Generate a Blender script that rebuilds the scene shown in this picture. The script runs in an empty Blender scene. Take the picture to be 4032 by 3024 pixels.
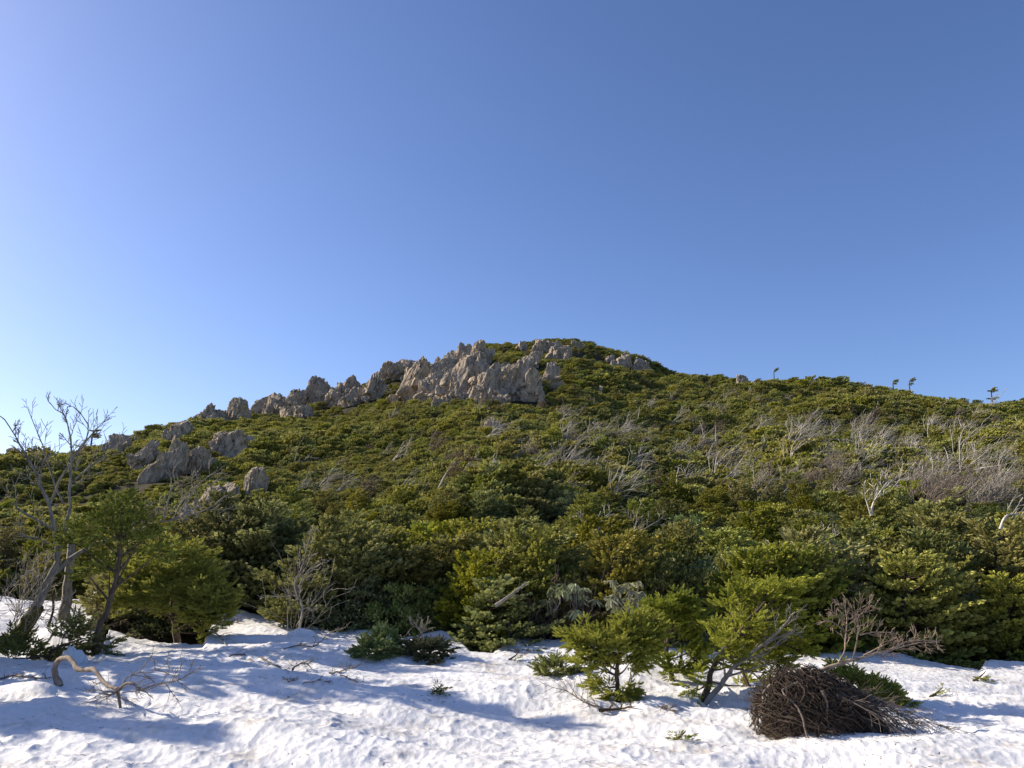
import bpy, math, random
import numpy as np
from mathutils import Vector, Matrix

# ------------------------------------------------------------------ camera, sky, sun
SC = bpy.context.scene
COL = SC.collection
PITCH = math.radians(12.0)
CP, SP = math.cos(PITCH), math.sin(PITCH)
FPX = 3028.0                       # focal length in pixels of the 4032 px wide photograph
cam = bpy.data.cameras.new('camera')
cam.sensor_width = 36.0
cam.lens = 36.0 * FPX / 4032.0
cam.clip_start = 0.1
cam.clip_end = 6000.0
camo = bpy.data.objects.new('camera', cam)
COL.objects.link(camo)
camo.location = (0, 0, 0)
camo.rotation_euler = (math.radians(90) + PITCH, 0, 0)
SC.camera = camo

SUN_AZ = -71.0                     # degrees to the left of the view direction
SUN_EL = 27.0
w = bpy.data.worlds.new('World')
SC.world = w
w.use_nodes = True
nt = w.node_tree
nt.nodes.clear()
sky = nt.nodes.new('ShaderNodeTexSky')
sky.sky_type = 'NISHITA'
sky.sun_disc = False
sky.sun_elevation = math.radians(SUN_EL)
sky.sun_rotation = math.radians(SUN_AZ)
sky.altitude = 1500
sky.air_density = 1.0
sky.dust_density = 3.0
sky.ozone_density = 3.0
bgn = nt.nodes.new('ShaderNodeBackground')
bgn.inputs['Strength'].default_value = 0.096
hsv = nt.nodes.new('ShaderNodeHueSaturation')
hsv.inputs['Saturation'].default_value = 1.06
hsv.inputs['Hue'].default_value = 0.5
nt.links.new(sky.outputs[0], hsv.inputs['Color'])
tint = nt.nodes.new('ShaderNodeMix'); tint.data_type = 'RGBA'; tint.blend_type = 'MULTIPLY'; tint.inputs[0].default_value = 1.0
tint.inputs[7].default_value = (1.03, 1.0, 1.16, 1)
nt.links.new(hsv.outputs[0], tint.inputs[6])
nt.links.new(tint.outputs[2], bgn.inputs['Color'])
wo = nt.nodes.new('ShaderNodeOutputWorld')
nt.links.new(bgn.outputs[0], wo.inputs['Surface'])

sun = bpy.data.lights.new('sun', 'SUN')
sun.energy = 5.0
sun.angle = math.radians(0.5)
sun.color = (1.0, 0.90, 0.74)
suno = bpy.data.objects.new('sun', sun)
COL.objects.link(suno)
az, el = math.radians(SUN_AZ), math.radians(SUN_EL)
sdir = Vector((math.sin(az) * math.cos(el), math.cos(az) * math.cos(el), math.sin(el)))
suno.rotation_euler = (-sdir).to_track_quat('-Z', 'Y').to_euler()
suno.location = (-20, 10, 30)

SC.view_settings.view_transform = 'Standard'
SC.view_settings.look = 'None'
SC.view_settings.gamma = 1.0
SC.view_settings.use_curve_mapping = False
SC.view_settings.exposure = 0.72
SC.cycles.max_bounces = 6
SC.cycles.diffuse_bounces = 2
SC.cycles.transmission_bounces = 3
SC.cycles.transparent_max_bounces = 4

# ------------------------------------------------------------------ projection helpers
def s_of(px, py):
    v = (1512.0 - py) / FPX
    return (px - 2016.0) / FPX / (CP - v * SP)
def t_of(py):
    v = (1512.0 - py) / FPX
    return (SP + v * CP) / (CP - v * SP)
def P(px, py, D):
    return np.array([s_of(px, py) * D, D, t_of(py) * D])

# ------------------------------------------------------------------ noise
def _h(ix, iy, seed):
    n = (ix.astype(np.int64) * 374761393 + iy.astype(np.int64) * 668265263 + seed * 974634777) & 0xffffffff
    n = ((n ^ (n >> 13)) * 1274126177) & 0xffffffff
    n = n ^ (n >> 16)
    return (n & 0xffff) / 65535.0
def vnoise(x, y, seed=0):
    ix = np.floor(x); iy = np.floor(y)
    fx = x - ix; fy = y - iy
    fx = fx * fx * (3 - 2 * fx); fy = fy * fy * (3 - 2 * fy)
    a = _h(ix, iy, seed); b = _h(ix + 1, iy, seed); c = _h(ix, iy + 1, seed); d = _h(ix + 1, iy + 1, seed)
    return (a * (1 - fx) + b * fx) * (1 - fy) + (c * (1 - fx) + d * fx) * fy - 0.5
def fbm(x, y, oct=4, seed=0, gain=0.5):
    r = 0; a = 1.0
    for k in range(oct):
        r = r + a * vnoise(x + 17.3 * k, y - 9.1 * k, seed + k)
        x = x * 2.03; y = y * 2.03; a *= gain
    return r
def worley(x, y, seed=0):
    ix = np.floor(x); iy = np.floor(y)
    best = np.full(x.shape, 9.0)
    for dx in (-1, 0, 1):
        for dy in (-1, 0, 1):
            cx = ix + dx; cy = iy + dy
            px_ = cx + _h(cx, cy, seed); py_ = cy + _h(cx, cy, seed + 77)
            best = np.minimum(best, (x - px_) ** 2 + (y - py_) ** 2)
    return best
def sstep(a, b, x):
    t = np.clip((x - a) / (b - a), 0, 1)
    return t * t * (3 - 2 * t)

# ------------------------------------------------------------------ mesh helpers
class Acc:
    def __init__(self):
        self.V = []; self.F = []; self.A = []; self.n = 0
    def add(self, V, F, a=0.5):
        V = np.asarray(V, float).reshape(-1, 3)
        F = np.asarray(F, int)
        if len(V) == 0: return
        self.V.append(V); self.F.append(F + self.n)
        self.A.append(np.full(len(V), a) if np.isscalar(a) else np.asarray(a, float))
        self.n += len(V)
    def mesh(self, name, smooth=True):
        me = bpy.data.meshes.new(name)
        V = np.concatenate(self.V); A = np.concatenate(self.A)
        loops = np.concatenate([f.ravel() for f in self.F])
        tot = np.concatenate([np.full(len(f), f.shape[1]) for f in self.F])
        start = np.concatenate([[0], np.cumsum(tot)[:-1]])
        me.vertices.add(len(V)); me.vertices.foreach_set('co', V.astype(np.float32).ravel())
        me.loops.add(len(loops)); me.loops.foreach_set('vertex_index', loops.astype(np.int32))
        me.polygons.add(len(tot)); me.polygons.foreach_set('loop_start', start.astype(np.int32))
        me.polygons.foreach_set('loop_total', tot.astype(np.int32))
        at = me.attributes.new('tone', 'FLOAT', 'POINT')
        at.data.foreach_set('value', A.astype(np.float32))
        me.update(calc_edges=True)
        me.polygons.foreach_set('use_smooth', np.full(len(tot), smooth))
        me.validate()
        return me

def obj(name, acc, mat, parent=None, smooth=True, origin=None):
    if origin is not None:
        for i in range(len(acc.V)): acc.V[i] = acc.V[i] - np.asarray(origin)
    me = acc.mesh(name, smooth) if isinstance(acc, Acc) else acc
    if mat is not None and len(me.materials) == 0: me.materials.append(mat)
    o = bpy.data.objects.new(name, me)
    COL.objects.link(o)
    if parent is not None: o.parent = parent
    elif origin is not None: o.location = origin
    return o
def tag(o, label=None, cat=None, group=None, kind=None):
    if label: o['label'] = label
    if cat: o['category'] = cat
    if group: o['group'] = group
    if kind: o['kind'] = kind
    return o
def thing(name, label, cat, loc=(0, 0, 0), rz=0.0, group=None, sc=1.0):
    o = bpy.data.objects.new(name, None)
    COL.objects.link(o)
    o.empty_display_size = 0.2
    o.location = tuple(float(c) for c in loc); o.rotation_euler = (0, 0, rz); o.scale = (sc, sc, sc)
    return tag(o, label, cat, group)

def unit(v):
    v = np.asarray(v, float)
    return v / (np.linalg.norm(v, axis=-1, keepdims=True) + 1e-12)

def tube(acc, path, rad, k=5, a=0.5):
    path = np.asarray(path, float); rad = np.asarray(rad, float)
    n = len(path)
    T = np.gradient(path, axis=0); T = unit(T)
    up = np.array([0.13, 0.21, 0.97]) if abs(T[0][2]) < 0.9 else np.array([1.0, 0.1, 0.05])
    U = unit(np.cross(T, up)); W = np.cross(T, U)
    an = np.arange(k) * 2 * np.pi / k
    R = path[:, None, :] + rad[:, None, None] * (np.cos(an)[None, :, None] * U[:, None, :] + np.sin(an)[None, :, None] * W[:, None, :])
    i = np.arange(n - 1)[:, None] * k; j = np.arange(k)[None, :]; j2 = (j + 1) % k
    F = np.stack([i + j, i + j2, i + k + j2, i + k + j], -1).reshape(-1, 4)
    acc.add(R.reshape(-1, 3), F, a)
    if k > 3:
        c = np.arange(k) + (n - 1) * k
        F2 = np.stack([c[1:-1] * 0 + c[0], c[1:-1], c[2:]], -1)
        V2 = R.reshape(-1, 3)[c]
        acc.add(V2, F2 - (n - 1) * k, a)

def smooth_path(pts, n):
    pts = np.asarray(pts, float)
    m = len(pts)
    if m < 3:
        t = np.linspace(0, 1, n)[:, None]
        return pts[0] * (1 - t) + pts[-1] * t
    ext = np.vstack([2 * pts[0] - pts[1], pts, 2 * pts[-1] - pts[-2]])
    u = np.linspace(0, m - 1 - 1e-9, n)
    i = u.astype(int); f = (u - i)[:, None]
    p0, p1, p2, p3 = ext[i], ext[i + 1], ext[i + 2], ext[i + 3]
    return 0.5 * (2 * p1 + (p2 - p0) * f + (2 * p0 - 5 * p1 + 4 * p2 - p3) * f ** 2 + (3 * p1 - p0 - 3 * p2 + p3) * f ** 3)

# ---- shoots: leafy twig ends, thousands at a time
def shoots(acc, Pp, Dd, L, W, rng, kind='blade', tone=None):
    Pp = np.asarray(Pp, float); n = len(Pp)
    if n == 0: return
    Dd = unit(Dd)
    L = np.broadcast_to(np.asarray(L, float), (n,)); W = np.broadcast_to(np.asarray(W, float), (n,))
    R = rng.normal(size=(n, 3)); R[:, 2] *= 0.5
    U = unit(np.cross(Dd, R)); N = np.cross(Dd, U)
    t0 = rng.random(n) if tone is None else np.broadcast_to(tone, (n,))
    if kind == 'blade':
        for ax in (U, N):
            b = Pp; tip = Pp + Dd * L[:, None]
            m = Pp + Dd * (L * 0.55)[:, None]
            l = m + ax * (W * 0.5)[:, None]; r = m - ax * (W * 0.5)[:, None]
            V = np.stack([b, l, tip, r], 1).reshape(-1, 3)
            F = np.arange(4 * n).reshape(n, 4)
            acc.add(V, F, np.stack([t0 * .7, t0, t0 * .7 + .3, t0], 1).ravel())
    elif kind == 'needle':
        K = 6
        V = []; A = []
        for k in range(K):
            f = (k + 0.3) / K
            wk = (1.0 - 0.55 * f)
            base = Pp + Dd * (L * f)[:, None]
            for sg, ax in ((1, U), (-1, U), (1, N), (-1, N)):
                if ax is N and sg == -1 and k % 2: continue
                jit = rng.normal(size=(n, 3)) * 0.12
                dr = unit(ax * sg + Dd * 0.75 + jit)
                tip = base + dr * (W * 0.62 * wk)[:, None]
                side = Dd * (L * 0.13)[:, None]
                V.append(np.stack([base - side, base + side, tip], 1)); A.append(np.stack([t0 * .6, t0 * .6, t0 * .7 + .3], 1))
        V = np.concatenate(V); A = np.concatenate(A)
        F = np.arange(3 * len(V)).reshape(-1, 3)
        acc.add(V.reshape(-1, 3), F, A.ravel())
    elif kind == 'leaf':
        up = np.array([0, 0, 1.0])
        m = Pp + Dd * (L * 0.5)[:, None]
        tip = Pp + Dd * L[:, None] - up * (L * 0.15)[:, None]
        l = m + U * (W * 0.5)[:, None]; r = m - U * (W * 0.5)[:, None]
        V = np.stack([Pp, l, tip, r], 1).reshape(-1, 3)
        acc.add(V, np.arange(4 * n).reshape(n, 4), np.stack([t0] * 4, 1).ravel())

# ------------------------------------------------------------------ materials
def newmat(name):
    m = bpy.data.materials.new(name); m.use_nodes = True
    t = m.node_tree; t.nodes.clear()
    out = t.nodes.new('ShaderNodeOutputMaterial')
    return m, t, out
def ramp(t, fac, stops):
    r = t.nodes.new('ShaderNodeValToRGB')
    while len(r.color_ramp.elements) < len(stops): r.color_ramp.elements.new(0.5)
    for e, (p, c) in zip(r.color_ramp.elements, stops):
        e.position = p; e.color = (*c, 1)
    t.links.new(fac, r.inputs[0])
    return r.outputs[0]
def noise_node(t, scale, detail=4, rough=0.6, vec=None, typ=None):
    n = t.nodes.new('ShaderNodeTexNoise')
    n.inputs['Scale'].default_value = scale; n.inputs['Detail'].default_value = detail; n.inputs['Roughness'].default_value = rough
    if vec is not None: t.links.new(vec, n.inputs['Vector'])
    return n.outputs[0]
def math_node(t, op, a, b=None):
    m = t.nodes.new('ShaderNodeMath'); m.operation = op
    for i, v in enumerate((a, b)):
        if v is None: continue
        if isinstance(v, (int, float)): m.inputs[i].default_value = v
        else: t.links.new(v, m.inputs[i])
    return m.outputs[0]

def leaf_mat(name, dark, mid, tip, hue=0.04, transl=0.24, rough=0.55, vr=0.7):
    m, t, out = newmat(name)
    at = t.nodes.new('ShaderNodeAttribute'); at.attribute_name = 'tone'
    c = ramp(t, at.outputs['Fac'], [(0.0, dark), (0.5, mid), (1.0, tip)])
    oi = t.nodes.new('ShaderNodeObjectInfo')
    h = t.nodes.new('ShaderNodeHueSaturation')
    t.links.new(c, h.inputs['Color'])
    t.links.new(math_node(t, 'ADD', math_node(t, 'MULTIPLY', oi.outputs['Random'], hue), 0.5 - hue / 2), h.inputs['Hue'])
    rv = math_node(t, 'FRACT', math_node(t, 'MULTIPLY', oi.outputs['Random'], 7.31))
    t.links.new(math_node(t, 'ADD', math_node(t, 'MULTIPLY', rv, vr), 1.0 - vr / 2), h.inputs['Value'])
    rs = math_node(t, 'FRACT', math_node(t, 'MULTIPLY', oi.outputs['Random'], 23.7))
    t.links.new(math_node(t, 'ADD', math_node(t, 'MULTIPLY', rs, vr * 0.5), 1.05 - vr * 0.4), h.inputs['Saturation'])
    d = t.nodes.new('ShaderNodeBsdfPrincipled')
    t.links.new(h.outputs[0], d.inputs['Base Color'])
    d.inputs['Roughness'].default_value = rough
    d.inputs['Specular IOR Level'].default_value = 0.15
    tr = t.nodes.new('ShaderNodeBsdfTranslucent')
    t.links.new(h.outputs[0], tr.inputs['Color'])
    mx = t.nodes.new('ShaderNodeMixShader'); mx.inputs[0].default_value = transl
    t.links.new(d.outputs[0], mx.inputs[1]); t.links.new(tr.outputs[0], mx.inputs[2])
    t.links.new(mx.outputs[0], out.inputs['Surface'])
    return m

def bark_mat(name, c1, c2, scale=14.0, rough=0.85, bump=0.4):
    m, t, out = newmat(name)
    tc = t.nodes.new('ShaderNodeTexCoord')
    mp = t.nodes.new('ShaderNodeMapping'); mp.inputs['Scale'].default_value = (1, 1, 0.35)
    t.links.new(tc.outputs['Object'], mp.inputs[0])
    n = noise_node(t, scale, 5, 0.65, mp.outputs[0])
    c = ramp(t, n, [(0.35, c1), (0.62, c2)])
    d = t.nodes.new('ShaderNodeBsdfPrincipled'); d.inputs['Roughness'].default_value = rough
    d.inputs['Specular IOR Level'].default_value = 0.25
    oi = t.nodes.new('ShaderNodeObjectInfo')
    h = t.nodes.new('ShaderNodeHueSaturation')
    t.links.new(c, h.inputs['Color'])
    t.links.new(math_node(t, 'ADD', math_node(t, 'MULTIPLY', oi.outputs['Random'], 0.5), 0.75), h.inputs['Value'])
    t.links.new(h.outputs[0], d.inputs['Base Color'])
    b = t.nodes.new('ShaderNodeBump'); b.inputs['Strength'].default_value = bump; b.inputs['Distance'].default_value = 0.02
    t.links.new(n, b.inputs['Height']); t.links.new(b.outputs[0], d.inputs['Normal'])
    t.links.new(d.outputs[0], out.inputs['Surface'])
    return m

def rock_mat():
    m, t, out = newmat('weathered_granite')
    g = t.nodes.new('ShaderNodeNewGeometry')
    n1 = noise_node(t, 0.35, 6, 0.6, g.outputs['Position'])
    mp = t.nodes.new('ShaderNodeMapping'); mp.inputs['Rotation'].default_value = (0.2, 0.5, 0.3); mp.inputs['Scale'].default_value = (1, 1, 0.55)
    t.links.new(g.outputs['Position'], mp.inputs[0])
    n2 = noise_node(t, 2.2, 6, 0.7, mp.outputs[0])
    c = ramp(t, n2, [(0.3, (0.13, 0.108, 0.08)), (0.47, (0.42, 0.345, 0.25)), (0.7, (0.62, 0.525, 0.39))])
    c2 = ramp(t, n1, [(0.4, (0.75, 0.75, 0.78)), (0.65, (1.05, 1.0, 0.92))])
    mx = t.nodes.new('ShaderNodeMix'); mx.data_type = 'RGBA'; mx.blend_type = 'MULTIPLY'; mx.inputs[0].default_value = 1
    t.links.new(c, mx.inputs[6]); t.links.new(c2, mx.inputs[7])
    d = t.nodes.new('ShaderNodeBsdfPrincipled'); d.inputs['Roughness'].default_value = 0.9
    d.inputs['Specular IOR Level'].default_value = 0.2
    t.links.new(mx.outputs[2], d.inputs['Base Color'])
    b = t.nodes.new('ShaderNodeBump'); b.inputs['Strength'].default_value = 0.9; b.inputs['Distance'].default_value = 0.35
    t.links.new(n2, b.inputs['Height']); t.links.new(b.outputs[0], d.inputs['Normal'])
    t.links.new(d.outputs[0], out.inputs['Surface'])
    return m

def snow_mat():
    m, t, out = newmat('old_snow')
    g = t.nodes.new('ShaderNodeNewGeometry')
    n1 = noise_node(t, 1.3, 5, 0.65, g.outputs['Position'])
    n3 = noise_node(t, 9.0, 4, 0.7, g.outputs['Position'])
    mlt = math_node(t, 'ADD', math_node(t, 'MULTIPLY', n1, 0.65), math_node(t, 'MULTIPLY', n3, 0.35))
    c = ramp(t, mlt, [(0.40, (0.79, 0.78, 0.77)), (0.54, (0.75, 0.73, 0.71)), (0.66, (0.54, 0.49, 0.42))])
    d = t.nodes.new('ShaderNodeBsdfPrincipled'); d.inputs['Roughness'].default_value = 0.55
    t.links.new(c, d.inputs['Base Color'])
    d.inputs['Specular IOR Level'].default_value = 0.3
    n2 = noise_node(t, 22, 6, 0.75, g.outputs['Position'])
    b = t.nodes.new('ShaderNodeBump'); b.inputs['Strength'].default_value = 0.6; b.inputs['Distance'].default_value = 0.025
    t.links.new(n2, b.inputs['Height']); t.links.new(b.outputs[0], d.inputs['Normal'])
    t.links.new(d.outputs[0], out.inputs['Surface'])
    return m

def soil_mat():
    m, t, out = newmat('dark_soil')
    g = t.nodes.new('ShaderNodeNewGeometry')
    n1 = noise_node(t, 0.6, 7, 0.7, g.outputs['Position'])
    c = ramp(t, n1, [(0.35, (0.02, 0.016, 0.01)), (0.55, (0.05, 0.045, 0.022)), (0.7, (0.075, 0.06, 0.035))])
    d = t.nodes.new('ShaderNodeBsdfPrincipled'); d.inputs['Roughness'].default_value = 0.95
    d.inputs['Specular IOR Level'].default_value = 0.1
    t.links.new(c, d.inputs['Base Color'])
    t.links.new(d.outputs[0], out.inputs['Surface'])
    return m

M = dict(
    fir=leaf_mat('fir_needles', (0.055, 0.068, 0.013), (0.23, 0.235, 0.046), (0.45, 0.41, 0.085)),
    bright=leaf_mat('young_fir_needles', (0.11, 0.13, 0.02), (0.32, 0.34, 0.06), (0.52, 0.49, 0.10), hue=0.02, vr=0.2, transl=0.36),
    pine=leaf_mat('pine_needles', (0.055, 0.075, 0.026), (0.17, 0.20, 0.062), (0.32, 0.34, 0.12)),
    scrub=leaf_mat('scrub_needles', (0.07, 0.078, 0.02), (0.29, 0.29, 0.072), (0.50, 0.46, 0.13), hue=0.035, vr=0.45),
    rhodo=leaf_mat('rhododendron_leaves', (0.10, 0.13, 0.045), (0.28, 0.31, 0.15), (0.48, 0.50, 0.28), rough=0.35),
    dead=leaf_mat('dead_needles', (0.16, 0.10, 0.05), (0.30, 0.21, 0.10), (0.42, 0.31, 0.16)),
    birch=bark_mat('pale_birch_bark', (0.30, 0.265, 0.22), (0.60, 0.55, 0.47), 9),
    grey=bark_mat('grey_bark', (0.15, 0.13, 0.105), (0.36, 0.32, 0.26), 12),
    brown=bark_mat('brown_bark', (0.04, 0.028, 0.02), (0.12, 0.085, 0.058), 16),
    twig=bark_mat('brush_twigs', (0.11, 0.085, 0.065), (0.24, 0.19, 0.15), 10),
    reddish=bark_mat('reddish_twigs', (0.13, 0.095, 0.07), (0.33, 0.25, 0.18), 10),
    root=bark_mat('root_bark', (0.026, 0.019, 0.014), (0.105, 0.075, 0.054), 20),
    moss=bark_mat('moss', (0.06, 0.055, 0.012), (0.16, 0.13, 0.03), 30),
    rock=rock_mat(),  snow=snow_mat(), soil=soil_mat())

# ------------------------------------------------------------------ land shapes
EDGE = [(-900, 2600, 16), (0, 2600, 16), (300, 2630, 15.5), (390, 2590, 16.2), (430, 2490, 18.5), (520, 2520, 18.3), (640, 2545, 17.8), (800, 2540, 17.8),
        (850, 2430, 20.5), (900, 2395, 21.5), (1000, 2420, 21.2), (1160, 2480, 19.6), (1230, 2462, 20.0), (1310, 2500, 19.0),
        (1380, 2490, 19.3), (1500, 2482, 19.6), (1560, 2525, 18.6), (1630, 2515, 18.8), (1740, 2492, 19.3), (1800, 2525, 18.5), (1855, 2570, 17.4),
        (1940, 2575, 17.3), (2015, 2525, 18.5), (2270, 2530, 18.4), (2480, 2550, 18.0), (2800, 2580, 17.4), (3000, 2592, 17.2), (3200, 2585, 17.4),
        (3400, 2568, 17.8), (3500, 2572, 17.7), (3620, 2605, 17.0), (3860, 2640, 16.4), (3880, 2610, 16.8), (4032, 2612, 16.8), (5000, 2620, 16.6)]
E_s = np.array([s_of(a, b) for a, b, c in EDGE]); E_t = np.array([t_of(b) for a, b, c in EDGE]); E_y = np.array([c for a, b, c in EDGE], float)
E_z = E_t * E_y
RIDGE = [(-1400, 1800, 60), (0, 1790, 75), (200, 1785, 80), (380, 1750, 88), (500, 1728, 94), (620, 1690, 105), (760, 1655, 120), (900, 1635, 130),
         (1000, 1605, 140), (1200, 1580, 150), (1350, 1545, 160), (1500, 1490, 170), (1700, 1430, 185), (1900, 1350, 205), (2000, 1350, 220), (2100, 1345, 232),
         (2250, 1338, 240), (2350, 1368, 238), (2500, 1405, 225), (2600, 1445, 210), (2700, 1478, 190), (2780, 1497, 172), (2900, 1502, 160), (3100, 1502, 150),
         (3300, 1518, 142), (3500, 1543, 135), (3700, 1565, 128), (3900, 1585, 122), (4032, 1592, 120), (5400, 1640, 100)]
R_s = np.array([s_of(a, b) for a, b, c in RIDGE]); R_t = np.array([t_of(b) for a, b, c in RIDGE]); R_y = np.array([c for a, b, c in RIDGE], float)
RR_s = np.linspace(R_s[0], R_s[-1], 400)
RR_y = np.convolve(np.pad(np.interp(RR_s, R_s, R_y), 12, mode='edge'), np.ones(25) / 25, 'valid')

ES_s = np.linspace(E_s[0], E_s[-1], 600)
ES_y = np.convolve(np.pad(np.interp(ES_s, E_s, E_y), 30, mode='edge'), np.ones(61) / 61, 'valid')
ES_z = np.convolve(np.pad(np.interp(ES_s, E_s, E_z), 30, mode='edge'), np.ones(61) / 61, 'valid')
WELLS = []
def edge_y(s): return np.interp(s, E_s, E_y)
def edge_z(s): return np.interp(s, E_s, E_z)

def snow_base(x, y):
    s = x / np.maximum(y, 3.0)
    ye = edge_y(s); ze = edge_z(s)
    zn = -2.07 - 0.05 * s + 0.09 * vnoise(x * 0.3, y * 0.3, 5)
    yes = np.interp(s, ES_s, ES_y); zes = np.interp(s, ES_s, ES_z)
    def b(yy):
        f = sstep(0, 1, (yy - 7.0) / (yes - 7.0)) * 0.5 + 0.5 * np.clip((yy - 7.0) / (yes - 7.0), 0, 1.15)
        return zn * (1 - f) + zes * f
    z = b(y) + (ze - b(ye)) * sstep(0, 1, (y - ye + 2.2) / 2.2)
    return z, s, ye, ze
def snow_z(x, y, fine=True):
    z, s, ye, ze = snow_base(x, y)
    amp = np.clip((ye - y) / 3.0, 0.25, 1)
    z = z + amp * 0.16 * fbm(x * 0.45 + 3, y * 0.8, 3, 11)
    # long ripples running across the slope
    z = z + amp * 0.22 * fbm((x - y) * 0.22, (y + 0.45 * x) * 0.75, 3, 19)
    z = z + amp * 0.07 * fbm((x - y) * 0.6, (y + 0.35 * x) * 2.2, 3, 29)
    if fine:
        wx = x + 0.10 * vnoise(x * 3, y * 3, 41); wy = y + 0.10 * vnoise(x * 3, y * 3, 42)
        c = worley(wx * 4.4, wy * 4.4, 3)
        z = z + np.clip(c, 0, 1) * 0.055 * np.clip(0.5 + 1.3 * vnoise(x * 0.7, y * 0.9, 8), 0.05, 1.2)
        c2 = worley(wx * 10.0, wy * 10.0, 9)
        z = z + np.clip(c2, 0, 1) * 0.018
        z = z + 0.008 * fbm(x * 16, y * 16, 3, 23)
    for (wx_, wy_, wr, wd) in WELLS:
        z = z - wd * np.exp(-((x - wx_) ** 2 + (y - wy_) ** 2) / (wr * wr))
    d = y - (ye + 0.5 * fbm(x * 1.3, y * 0.4, 3, 31))
    z = z + 0.05 * sstep(-0.7, -0.15, d)
    z = z - 1.1 * sstep(-0.12, 0.75, d)
    return z
def ground_z(x, y):
    s = x / np.maximum(y, 3.0)
    ye = edge_y(s); ze = edge_z(s)
    yr = np.interp(s, RR_s, RR_y); zr = np.interp(s, R_s, R_t) * yr - 1.05 + 0.7 * np.exp(-((s - 0.04) / 0.09) ** 2)
    y1 = ye + 2.5 + 6.0 * sstep(-0.44, -0.56, s)
    z0 = ze - 0.55
    u = np.clip((y - y1) / (yr - y1), 0, 1)
    prof = u - 0.035 * np.sin(np.pi * u) * 2 * (1 - u)
    z = z0 + (zr - z0) * prof
    z = z - 0.12 * np.maximum(0, ye - y)
    z = z + np.where(y > yr, -0.30 * (y - yr) ** 1.0 * sstep(0, 25, y - yr) , 0)
    amp = sstep(0, 12, y - y1) * (1 - 0.85 * sstep(0.8, 1.0, u))
    z = z + amp * (0.009 * y + 0.3) * fbm(x * 0.06, y * 0.06, 4, 51) * 2.2
    z = z + 0.10 * fbm(x * 0.9, y * 0.9, 3, 61)
    lim = zr / yr * y - 0.25 * np.maximum(0, 1 - u) 
    z = np.where((y < yr) & (y > y1 + 8), np.minimum(z, lim), z)
    return z

def hit(px, py, fn=ground_z, y0=12.0, y1=260.0):
    """depth at which the ray through a photo pixel meets the land"""
    s, t = s_of(px, py), t_of(py)
    ys = np.linspace(y0, y1, 3000)
    d = fn(s * ys, ys) - t * ys
    k = np.where(d > 0)[0]
    if fn is ground_z:
        return float(ys[k[0]]) if len(k) else None
    return float(ys[k[0]]) if len(k) else float(ys[-1])
def on_snow(px, py):
    y = hit(px, py, lambda a, b: snow_z(a, b, False), 6.0, 21.0)
    p = P(px, py, y)
    return p

# snow sheet
def build_snow():
    s_in = np.linspace(-0.74, 0.74, 1150)
    s_l = -0.74 - np.geomspace(0.004, 2.6, 60)[::-1]; s_r = 0.74 + np.geomspace(0.004, 2.6, 60)
    S = np.concatenate([s_l, s_in, s_r])
    Y = np.concatenate([np.linspace(-40, 4, 30), np.geomspace(4.2, 24.5, 560)])
    SS, YY = np.meshgrid(S, Y)
    XX = SS * np.sqrt(YY ** 2 + 16) * np.where(YY < 4, 1, 1)
    ZZ = snow_z(XX, YY)
    keep_drop = ZZ
    V = np.stack([XX, YY, keep_drop], -1).reshape(-1, 3)
    n, m = SS.shape
    idx = np.arange(n * m).reshape(n, m)
    F = np.stack([idx[:-1, :-1], idx[:-1, 1:], idx[1:, 1:], idx[1:, :-1]], -1).reshape(-1, 4)
    a = Acc(); a.add(V, F)
    tag(obj('snow', a, M['snow']), 'broad field of old sun-cupped snow in front of the trees', 'snow', kind='structure')
def build_ground():
    S = np.linspace(-2.6, 2.6, 420)
    Y = np.concatenate([np.linspace(-60, 10, 12), np.geomspace(11, 900, 420)])
    SS, YY = np.meshgrid(S, Y)
    XX = SS * np.sqrt(YY ** 2 + 100)
    ZZ = ground_z(XX, YY)
    ye = edge_y(XX / np.maximum(YY, 3))
    ZZ = np.where(YY < ye, ZZ - 0.3, ZZ)
    n, m = SS.shape
    idx = np.arange(n * m).reshape(n, m)
    F = np.stack([idx[:-1, :-1], idx[:-1, 1:], idx[1:, 1:], idx[1:, :-1]], -1).reshape(-1, 4)
    a = Acc(); a.add(np.stack([XX, YY, ZZ], -1).reshape(-1, 3), F)
    tag(obj('hillside', a, M['soil']), 'dark earth of the scrub covered mountain slope', 'hillside', kind='structure')
def build_patch():
    # shaded snow lying behind the trunks at the left
    nS, nY = 170, 110
    S = np.linspace(-0.80, -0.505, nS); Y = np.linspace(19.5, 27.5, nY)
    SS, YY = np.meshgrid(S, Y)
    XX = SS * YY
    u = (YY - 19.5) / 8.0
    zt = -2.25 + 0.70 * u
    zt = zt + 0.22 * fbm(XX * 0.7, YY * 0.7, 3, 71) + 0.05 * fbm(XX * 3, YY * 3, 3, 72) + 0.012 * fbm(XX * 15, YY * 15, 2, 73)
    e = np.minimum(np.minimum(u, 1 - u) * 6, np.minimum((SS + 0.80) / 0.03, (-0.505 + 0.02 * vnoise(YY * 1.5, YY * 0, 3) - SS) / 0.02))
    zt = zt - 0.9 * (1 - sstep(0, 1, e))
    idx = np.arange(nS * nY).reshape(nY, nS)
    F = np.stack([idx[:-1, :-1], idx[:-1, 1:], idx[1:, 1:], idx[1:, :-1]], -1).reshape(-1, 4)
    a = Acc(); a.add(np.stack([XX, YY, zt], -1).reshape(-1, 3), F)
    tag(obj('snow_patch', a, M['snow']), 'shaded snow patch behind the leaning trunks at the left', 'snow', kind='structure')
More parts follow.
